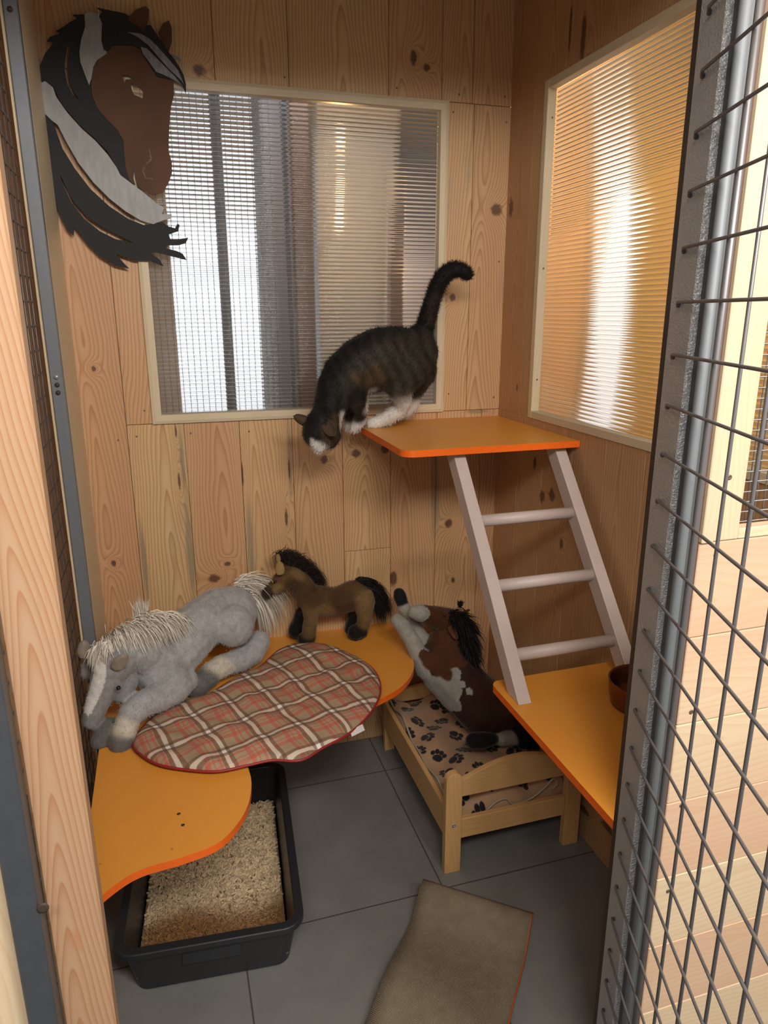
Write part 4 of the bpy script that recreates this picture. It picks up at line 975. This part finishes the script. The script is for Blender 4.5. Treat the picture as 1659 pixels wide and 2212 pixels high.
def paw_mat():
    t = T('paw_print_fleece', .95); t.b.inputs['Sheen Weight'].default_value = .2
    uv = t.uv(); S = 1/.098; sc = t.v('SCALE', uv, sc=S)
    def fl(v_): return t.v('FLOOR', v_)
    wobc = t.noise(uv, 60, 2)
    mask = None
    for ox, oy, seed in ((0, 0, 1.3), (.5, .5, 7.7)):
        p = t.v('ADD', sc, (ox, oy, 0)); cell = fl(p)
        n = t.nt.nodes.new('ShaderNodeTexWhiteNoise'); n.noise_dimensions = '3D'; t.put(n.inputs['Vector'], t.v('ADD', cell, (seed, seed, seed)))
        rc_ = t.sep(n.outputs['Color'])
        loc = t.v('SUBTRACT', t.v('FRACTION', p), (.5, .5, 0)); L = t.sep(loc)
        lx = t.m('ADD', L[0], t.m('MULTIPLY', t.m('SUBTRACT', rc_[0], .5), .2)); ly = t.m('ADD', L[1], t.m('MULTIPLY', t.m('SUBTRACT', rc_[1], .5), .2))
        an = t.m('MULTIPLY', rc_[2], 6.283); cs, sn = t.m('COSINE', an), t.m('SINE', an)
        a = t.m('SUBTRACT', t.m('MULTIPLY', lx, cs), t.m('MULTIPLY', ly, sn)); b = t.m('ADD', t.m('MULTIPLY', lx, sn), t.m('MULTIPLY', ly, cs))
        for (cx, cy, rx, ry) in ((0, -.07, .17, .135), (-.20, .08, .075, .095), (-.075, .175, .075, .10), (.075, .175, .075, .10), (.20, .08, .075, .095)):
            dx_ = t.m('DIVIDE', t.m('SUBTRACT', a, cx), rx); dy_ = t.m('DIVIDE', t.m('SUBTRACT', b, cy), ry)
            d = t.m('ADD', t.m('SQRT', t.m('ADD', t.m('MULTIPLY', dx_, dx_), t.m('MULTIPLY', dy_, dy_))), t.m('MULTIPLY', t.m('SUBTRACT', wobc, .5), .5))
            k = t.m('SUBTRACT', 1.0, t.ss(d, .85, 1.2))
            if seed > 5: k = t.m('MULTIPLY', k, t.m('GREATER_THAN', rc_[0], .45))
            mask = k if mask is None else t.m('MAXIMUM', mask, k)
    c = t.mix(t.noise(uv, 9, 2), (.46, .33, .20), (.50, .27, .15)); c = t.mix(mask, c, (.012, .011, .014)); t.col(c); t.bump(t.noise(uv, 400, 2), .4, .002); return t.mat
M_paw = paw_mat(); M_hem = plain('cream_hem', (.42, .37, .28), .9)
bl = thing('paw_print_blanket', 'beige fleece blanket with black paw prints on the small pine bed', 'blanket', (.89, 1.9, .14))
mb = MB(); NX, NY = 44, 60; xa, xb, ya, yb = XB0+.030, XB1-.030, YF+.030, YBk-.030
def hb(x, y_): return .208+.010*math.sin(x*28+y_*9)+.007*math.sin(y_*36+math.sin(x*20)*2)-.05*max(0, (ya+.05-y_)/.05)**2-.008*((x-.89)/.2)**2+.03*max(0, (.77-x)/.08)**2*(.6+.4*math.sin(y_*22))
for sgn in (0, 1):
    for j in range(NY+1):
        for i in range(NX+1):
            x = xa+(xb-xa)*i/NX; y_ = ya+(yb-ya)*j/NY; mb.v.append((x, y_, hb(x, y_) if sgn == 0 else .1415))
off = (NX+1)*(NY+1)
def buv(k): i = k % (NX+1); j = (k//(NX+1)) % (NY+1); return (i*.0087, j*.0100)
for j in range(NY):
    for i in range(NX):
        a = j*(NX+1)+i; q = [a, a+1, a+NX+2, a+NX+1]; mb.face(q, [buv(k) for k in q], smooth=True); q2 = [off+k for k in q[::-1]]; mb.face(q2, [buv(k-off) for k in q2])
rim = [i for i in range(NX+1)]+[j*(NX+1)+NX for j in range(1, NY+1)]+[NY*(NX+1)+i for i in range(NX-1, -1, -1)]+[j*(NX+1) for j in range(NY-1, 0, -1)]
for a, b in zip(rim, rim[1:]+[rim[0]]): mb.face([a, off+a, off+b, b], [buv(a), (buv(a)[0]+.05, buv(a)[1]-.07), (buv(b)[0]+.05, buv(b)[1]-.07), buv(b)], smooth=True)
mb.build('blanket', M_paw, bl)
mb = MB()
mb.tube([(xa-.0005, ya+(yb-ya)*k/40, hb(xa, ya+(yb-ya)*k/40)+.002) for k in range(41)], .0035, 6)
hp = smooth_loop([(.75, YF+.026, .150), (.80, YF+.024, .165), (.84, YF+.0235, .195), (.875, YF+.0235, .200), (.90, YF+.024, .175), (.96, YF+.025, .180), (1.01, YF+.024, .215), (1.03, YF+.0235, .235), (1.045, YF+.0235, .215), (1.03, YF+.0235, .200)], 5, False)
mb.tube(hp, .003, 6); mb.build('hem', M_hem, bl)

# ------------------------------------------------------------------ scratching mat
def mat_():
    t = T('woven_sisal', .85); uv = t.sep(t.uv()); a = t.m('SINE', t.m('MULTIPLY', uv[0], 1300)); b = t.m('SINE', t.m('MULTIPLY', uv[1], 1300)); n = t.noise(t.obj(), 35, 4); h = t.m('MULTIPLY', a, b)
    c = t.mix(n, (.17, .135, .09), (.29, .235, .16)); c = t.mix(t.m('MULTIPLY', t.ss(h, .2, .9), .5), c, (.33, .28, .20)); t.col(c); t.bump(h, .5, .002); return t.mat
sm = thing('scratching_mat', 'bent woven sisal scratching mat lying on the tiled floor in front', 'scratching mat', (.6, 1.3, 0))
A0, A1 = np.array([.585, 1.545]), np.array([.822, 1.350]); dl = np.array([-.325, -.40]); dl = (np.array([.318, 1.205])-A0); dl /= np.linalg.norm(dl)
Lm = .62; NL = 60
def zc(s_): return .004+.050*math.exp(-((s_-.012)/.062)**2)+.030*math.exp(-((s_-.30)/.12)**2)+.016*math.exp(-((s_-.47)/.04)**2)
mb = MB(); NW = 8
for sd in (0, 1):
    for j in range(NL+1):
        s_ = Lm*j/NL
        for i in range(NW+1):
            a = A0+(A1-A0)*i/NW+dl*s_*(1+.0*i); mb.v.append((a[0]-.02*s_*i/NW*0, a[1], zc(s_)+(0.006 if sd == 0 else 0)))
off = (NL+1)*(NW+1)
def muv(k): i = k % (NW+1); j = (k//(NW+1)) % (NL+1); return (.307*i/NW, Lm*j/NL)
for j in range(NL):
    for i in range(NW): q = [j*(NW+1)+i, j*(NW+1)+i+1, (j+1)*(NW+1)+i+1, (j+1)*(NW+1)+i]; mb.face(q, [muv(k) for k in q], smooth=True); q2 = [off+k for k in q[::-1]]; mb.face(q2, [muv(k) for k in q2])
rim = [i for i in range(NW+1)]+[j*(NW+1)+NW for j in range(1, NL+1)]+[NL*(NW+1)+i for i in range(NW-1, -1, -1)]+[j*(NW+1) for j in range(NL-1, 0, -1)]
for a, b in zip(rim, rim[1:]+[rim[0]]): mb.face([a, off+a, off+b, b])
mb.build('mat_sheet', mat_(), sm)
mb = MB(); mb.tube([(A1[0]+dl[0]*Lm*k/NL+.001, A1[1]+dl[1]*Lm*k/NL, zc(Lm*k/NL)+.003) for k in range(NL+1)], .0035, 6); mb.build('bound_edge', plain('rust_binding', (.34, .10, .035), .7), sm)

# ------------------------------------------------------------------ doorway: left post and frame, right front wall
mb = MB(); mb.box((-.193, .80, 0), (-.1315, .830, 2.7), 2, (.35, .2, .4), bev=.003); mb.build('trim_1', wood_post, kind='structure')
mb = MB(); mb.box((-.226, .772, 0), (-.193, .798, 2.7), 2, bev=.002); mb.build('trim_2', M_steel_dark, kind='structure')
mb = MB(); mb.box((-.60, .80, 0), (-.2295, .83, 2.7), 2, rbd(.1), bev=.002); mb.build('trim_3', wood_facade, kind='structure')
m_ = MB(); m_.lathe([(.008, 0), (.008, -.006), (.004, -.007), (.0001, -.007)], (-.200, .772, 1.0+.09), 14, 1); 
p_ = P(92, 1964, .77); m_ = MB(); m_.lathe([(.007, 0), (.007, -.006), (.004, -.007), (.0001, -.007)], (float(p_[0]), .772, float(p_[2])), 14, 1); m_.v = [(a, .772+(b-.772)*.15, c) for a, b, c in m_.v]; m_.build('bolt', M_dark, bpy.data.objects['trim_2'])  # flat disc, dark colour stands for the shade inside an open hole
# front wall right of the door
w = MB(); z = 0; Zs = [0, .14, .30, .46, .615, .775, .93, 1.09, 1.252]
ft = [.3, .15, .8, .2, .75, .35, .6, .9]
for k in range(8): w.box((.7755, .86, Zs[k]+g), (2.3, .882, Zs[k+1]-g), 0, rbd(ft[k]), bev=.0015)
w.build('wall_front', wood_facade, kind='structure')
tr4 = MB(); tr4.box((.775, .855, 1.2525), (.797, .885, 2.7), 2, rbd(.0), bev=.0015); tr4.build('trim_4', wood_trim, kind='structure')
tr5 = MB(); tr5.box((.7975, .86, 1.2525), (.848, .882, 2.7), 2, rbd(.45), bev=.0015)
tr5.box((.8485, .86, 1.2525), (2.3, .882, 1.270), 0, rbd(.3), bev=.0015)
t5 = tr5.build('trim_5', wood_facade, kind='structure')
screws(t5, [P(1576, 1031, .8595)], (0, -1, 0), .004); screws(bpy.data.objects['wall_front'], [P(1546, 1199, .8595), P(1493, 1538, .8595), P(1472, 1740, .8595), P(1443, 1925, .8595)], (0, -1, 0), .004)
mb = MB()
z = 1.272
while z < 2.65: mb.tube([(.8455, .885, z), (1.7, .885, z)], .0011, 5); z += .0165
x = .850
while x < 1.7: mb.tube([(x, .887, 1.27), (x, .887, 2.65)], .0011, 5); x += .0165
mb.build('fine_mesh_screen', M_wire_zinc, label='fine square wire mesh screen above the front boards beyond the open gate', cat='wire screen')
mb = MB(); mb.box((.7655, .893, 0), (.798, .903, 2.7), 2, rbd(.4), bev=.001); mb.build('trim_6', wood_jamb, kind='structure')
mb = MB(); mb.box((.776, .888, 0), (.780, .8925, 2.7), 2, rbd(0)); mb.build('trim_7', wood('gold_strip', cream=(.75, .60, .25), pink=(.7, .5, .2), amt=.2), kind='structure')
mb = MB(); mb.box((.7645, .862, 0), (.7748, .878, 2.7), 2); mb.build('shadow_strip', plain('brown_shadow_strip', (.13, .06, .045)), kind='structure')  # dark strip, its colour stands for the brown shadow beside the front boards
mb = MB(); mb.box((-.6, .80, 2.36), (2.3, .86, 2.7), 0, rbd(.3)); mb.build('trim_9', wood_facade, kind='structure')

# the open gate
ga = R_(20); gd = np.array([-math.sin(ga), -math.cos(ga), 0.0]); gn = np.array([math.cos(ga), -math.sin(ga), 0.0]); go = np.array([.642, .80, 0.0])
d1 = thing('door_1', None, None, tuple(go), kind='structure')
Rg = Matrix(((gd[0], gn[0], 0), (gd[1], gn[1], 0), (0, 0, 1)))      # local x along gate towards the camera, y away (into cabin side), z up
def gbox(mb, x0, x1, y0, y1, z0, z1, bev=.0015):
    n0 = len(mb.v); mb.box((x0, y0, z0), (x1, y1, z1), 2, bev=bev)
    for k in range(n0, len(mb.v)): mb.v[k] = tuple(np.array(Rg@Vector(mb.v[k]))+go)
    return mb
mb = MB(); gbox(mb, -.040, .043, .002, .030, .02, 2.65); mb.build('stile', M_stile, d1)
mb = MB(); gbox(mb, -.072, -.0402, .006, .030, .02, 2.65); mb.build('stile_edge', M_dark, d1)
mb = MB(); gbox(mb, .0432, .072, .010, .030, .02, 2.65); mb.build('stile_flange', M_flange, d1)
def gp_(x, y_, z_): return tuple(np.array(Rg@Vector((x, y_, z_)))+go)
mb = MB(); mb.tube([gp_(.082, .008, .02), gp_(.082, .008, 2.65)], .0065, 12); mb.build('hinge_rod', M_wire_zinc2, d1)
mb = MB()
zk = [1.611-.0656*k for k in range(-9, 24)]
for z_ in zk:
    mb.tube([gp_(-.004, .0005, z_-.004), gp_(.004, -.0035, z_), gp_(.3, -.0035, z_), gp_(.80, -.0035, z_)], [.0034, .0021, .0021, .0021], 8)
for k in range(11):
    x = .137+.0657*k; mb.tube([gp_(x, .0008, .03), gp_(x, .0008, 2.6)], .0042 if k == 0 else .0022, 8)
mb.build('wire_mesh', M_wire, d1)
mb = MB(); gbox(mb, .80, .85, -.004, .030, .02, 2.65); gbox(mb, -.04, .85, .002, .03, .0, .05) if False else None; mb.build('stile', M_steel, d1)
for q in ((1440, 1196), (1431, 1248)):
    r = ray(*q); t_ = ((go+gn*.0095-CAM)@gn)/(r@gn); c_ = CAM+t_*r
    mb = MB(); mb.tube([c_, c_-gn*.002], .0055, 12); mb.build('bolt_hole', M_dark, d1)

# ------------------------------------------------------------------ what shows through the ribbed panes
def bz(px, py, Y): return P(px, py, Y)
# back room
def slab(name, px0, px1, Y, mat, th=.05, z0=0, z1=2.7, **k):
    a = P(px0, 600, Y)[0]; b = P(px1, 600, Y)[0]; mb = MB(); mb.box((a, Y, z0), (b, Y+th, z1), 2, bev=.002); return mb.build(name, mat, **k)
M_bwall = plain('grey_back_room_wall', (.34, .33, .31), .8, noise_amt=.08, nscale=4)
mb = MB(); mb.box((-2.2, 4.4, 0), (3.2, 4.45, 2.72)); mb.build('wall_far', M_bwall, kind='structure')
win = thing('window_3', None, None, (0, 4.3, 0), kind='structure')
a = P(372, 600, 4.3)[0]; b = P(572, 600, 4.3)[0]
for z0_, z1_, st_ in ((.55, 1.42, .95), (1.46, 2.16, 1.9), (2.20, 2.5, .7)):
    mb = MB(); mb.box((a, 4.37, z0_), (b, 4.39, z1_)); mb.build('daylight_pane', emit('daylight', (.86, .92, 1.0), st_), win)
mb = MB(); mb.box((a, 4.35, 1.42), (b, 4.40, 1.46)); mb.box((a, 4.35, 2.16), (b, 4.40, 2.20)); mb.build('window_bar', M_bwall, win)
mb = MB(); mb.box((a-.05, 4.33, .5), (a, 4.40, 2.55)); mb.box((b, 4.33, .5), (b+.05, 4.40, 2.55)); mb.box((a-.05, 4.33, 2.5), (b+.05, 4.40, 2.56)); mb.build('window_frame', M_bwall, win)
slab('storage_post', 300, 372, 2.75, wood('post_tan', cream=(.50, .36, .2), pink=(.45, .3, .17), amt=.3), .04, label='tan wooden post seen through the left end of the back window pane', cat='post')
slab('steel_post', 474, 496, 2.80, M_steel_dark, .02, label='dark grey steel post behind the back window beside the bright daylight', cat='post')
slab('grey_cabinet', 578, 640, 3.1, plain('grey_cabinet_paint', (.26, .26, .27), .6), .30, z1=2.6, label='tall grey cabinet seen blurred through the middle of the back window', cat='cabinet')
slab('steel_post', 622, 631, 2.85, M_steel_dark, .02, label='thin dark steel post behind the back window in front of the grey cabinet', cat='post')
slab('brown_door_panel', 640, 680, 2.95, wood_brown, .05, label='brown wooden upright seen through the back window left of the lamp glow', cat='post')
slab('pale_cupboard', 690, 860, 3.5, plain('pale_green_grey_panel', (.32, .32, .29), .5), .30, z1=2.65, label='pale green-grey cupboard behind the lamp seen through the back window', cat='cupboard')
slab('brown_door_panel', 845, 872, 3.0, wood_brown, .05, z1=1.9, label='shorter brown upright behind the back window near the cat tail', cat='post')
slab('white_cabinet', 874, 950, 3.2, plain('white_cabinet_paint', (.62, .62, .64), .5), .30, z1=2.0, label='white cabinet seen blurred at the right end of the back window', cat='cabinet')
mb = MB(); x = P(322, 600, 2.6)[0]
while x < P(600, 600, 2.6)[0]: mb.tube([(x, 2.6, 0.3), (x, 2.6, 2.6)], .0012, 5); x += .021
z = .5
while z < 2.6: mb.tube([(P(322, 600, 2.6)[0], 2.602, z), (P(600, 600, 2.6)[0], 2.602, z)], .0012, 5); z += .021
mb.build('wire_screen', M_wire, label='fine wire screen standing close behind the left half of the back window', cat='wire screen')
lamp = thing('wall_lamp', 'small warm glowing lamp seen as a streak through the back window', 'lamp', tuple(P(735, 395, 3.3)))
lc = P(735, 395, 3.1); eye(lc, .018, lamp, emit('warm_bulb', (1.0, .58, .24), 650), 'bulb')
mb = MB(); mb.tube([lc+np.array([0, .02, .0]), lc+np.array([0, .39, .0])], .012, 12); mb.build('lamp_arm', M_screw, lamp)
# neighbouring cabin on the right
mb = MB(); y = .0
tones = [.1, .2, .0, .3, .1, .2]
k = 0
while y < 2.6: mb.box((2.35, y+g, 0), (2.372, y+.172, 2.7), 2, rbd(tones[k % 6])); y += .172; k += 1
mb.build('wall_neighbour', wood('warm_lit_boards', cream=(.82, .56, .24), pink=(.80, .46, .20), amt=.3), kind='structure')
mb = MB(); x = XR+.05
while x < 2.9: mb.box((x+g, 2.58, 0), (x+.13, 2.6, 2.7), 2, rbd(.2 if x < 1.7 else .9)); x += .13
mb.build('wall_neighbour_back', wood('ochre_and_orange_boards', cream=(.84, .50, .26), pink=(.60, .40, .13), amt=.3), kind='structure')
w4 = thing('window_4', None, None, (1.8, 2.57, 0), kind='structure')
xa4, xb4 = P(1272, 600, 2.57)[0], P(1350, 600, 2.57)[0]
mb = MB(); mb.box((xa4, 2.565, .9), (xb4, 2.575, 2.25)); mb.build('daylight_pane', emit('soft_daylight', (.86, .93, 1.0), .6), w4)
mb = MB(); mb.box((xa4-.02, 2.55, .9), (xa4, 2.58, 2.25)); mb.box((xb4, 2.55, .9), (xb4+.02, 2.58, 2.25)); mb.build('window_frame', wood_trim, w4)
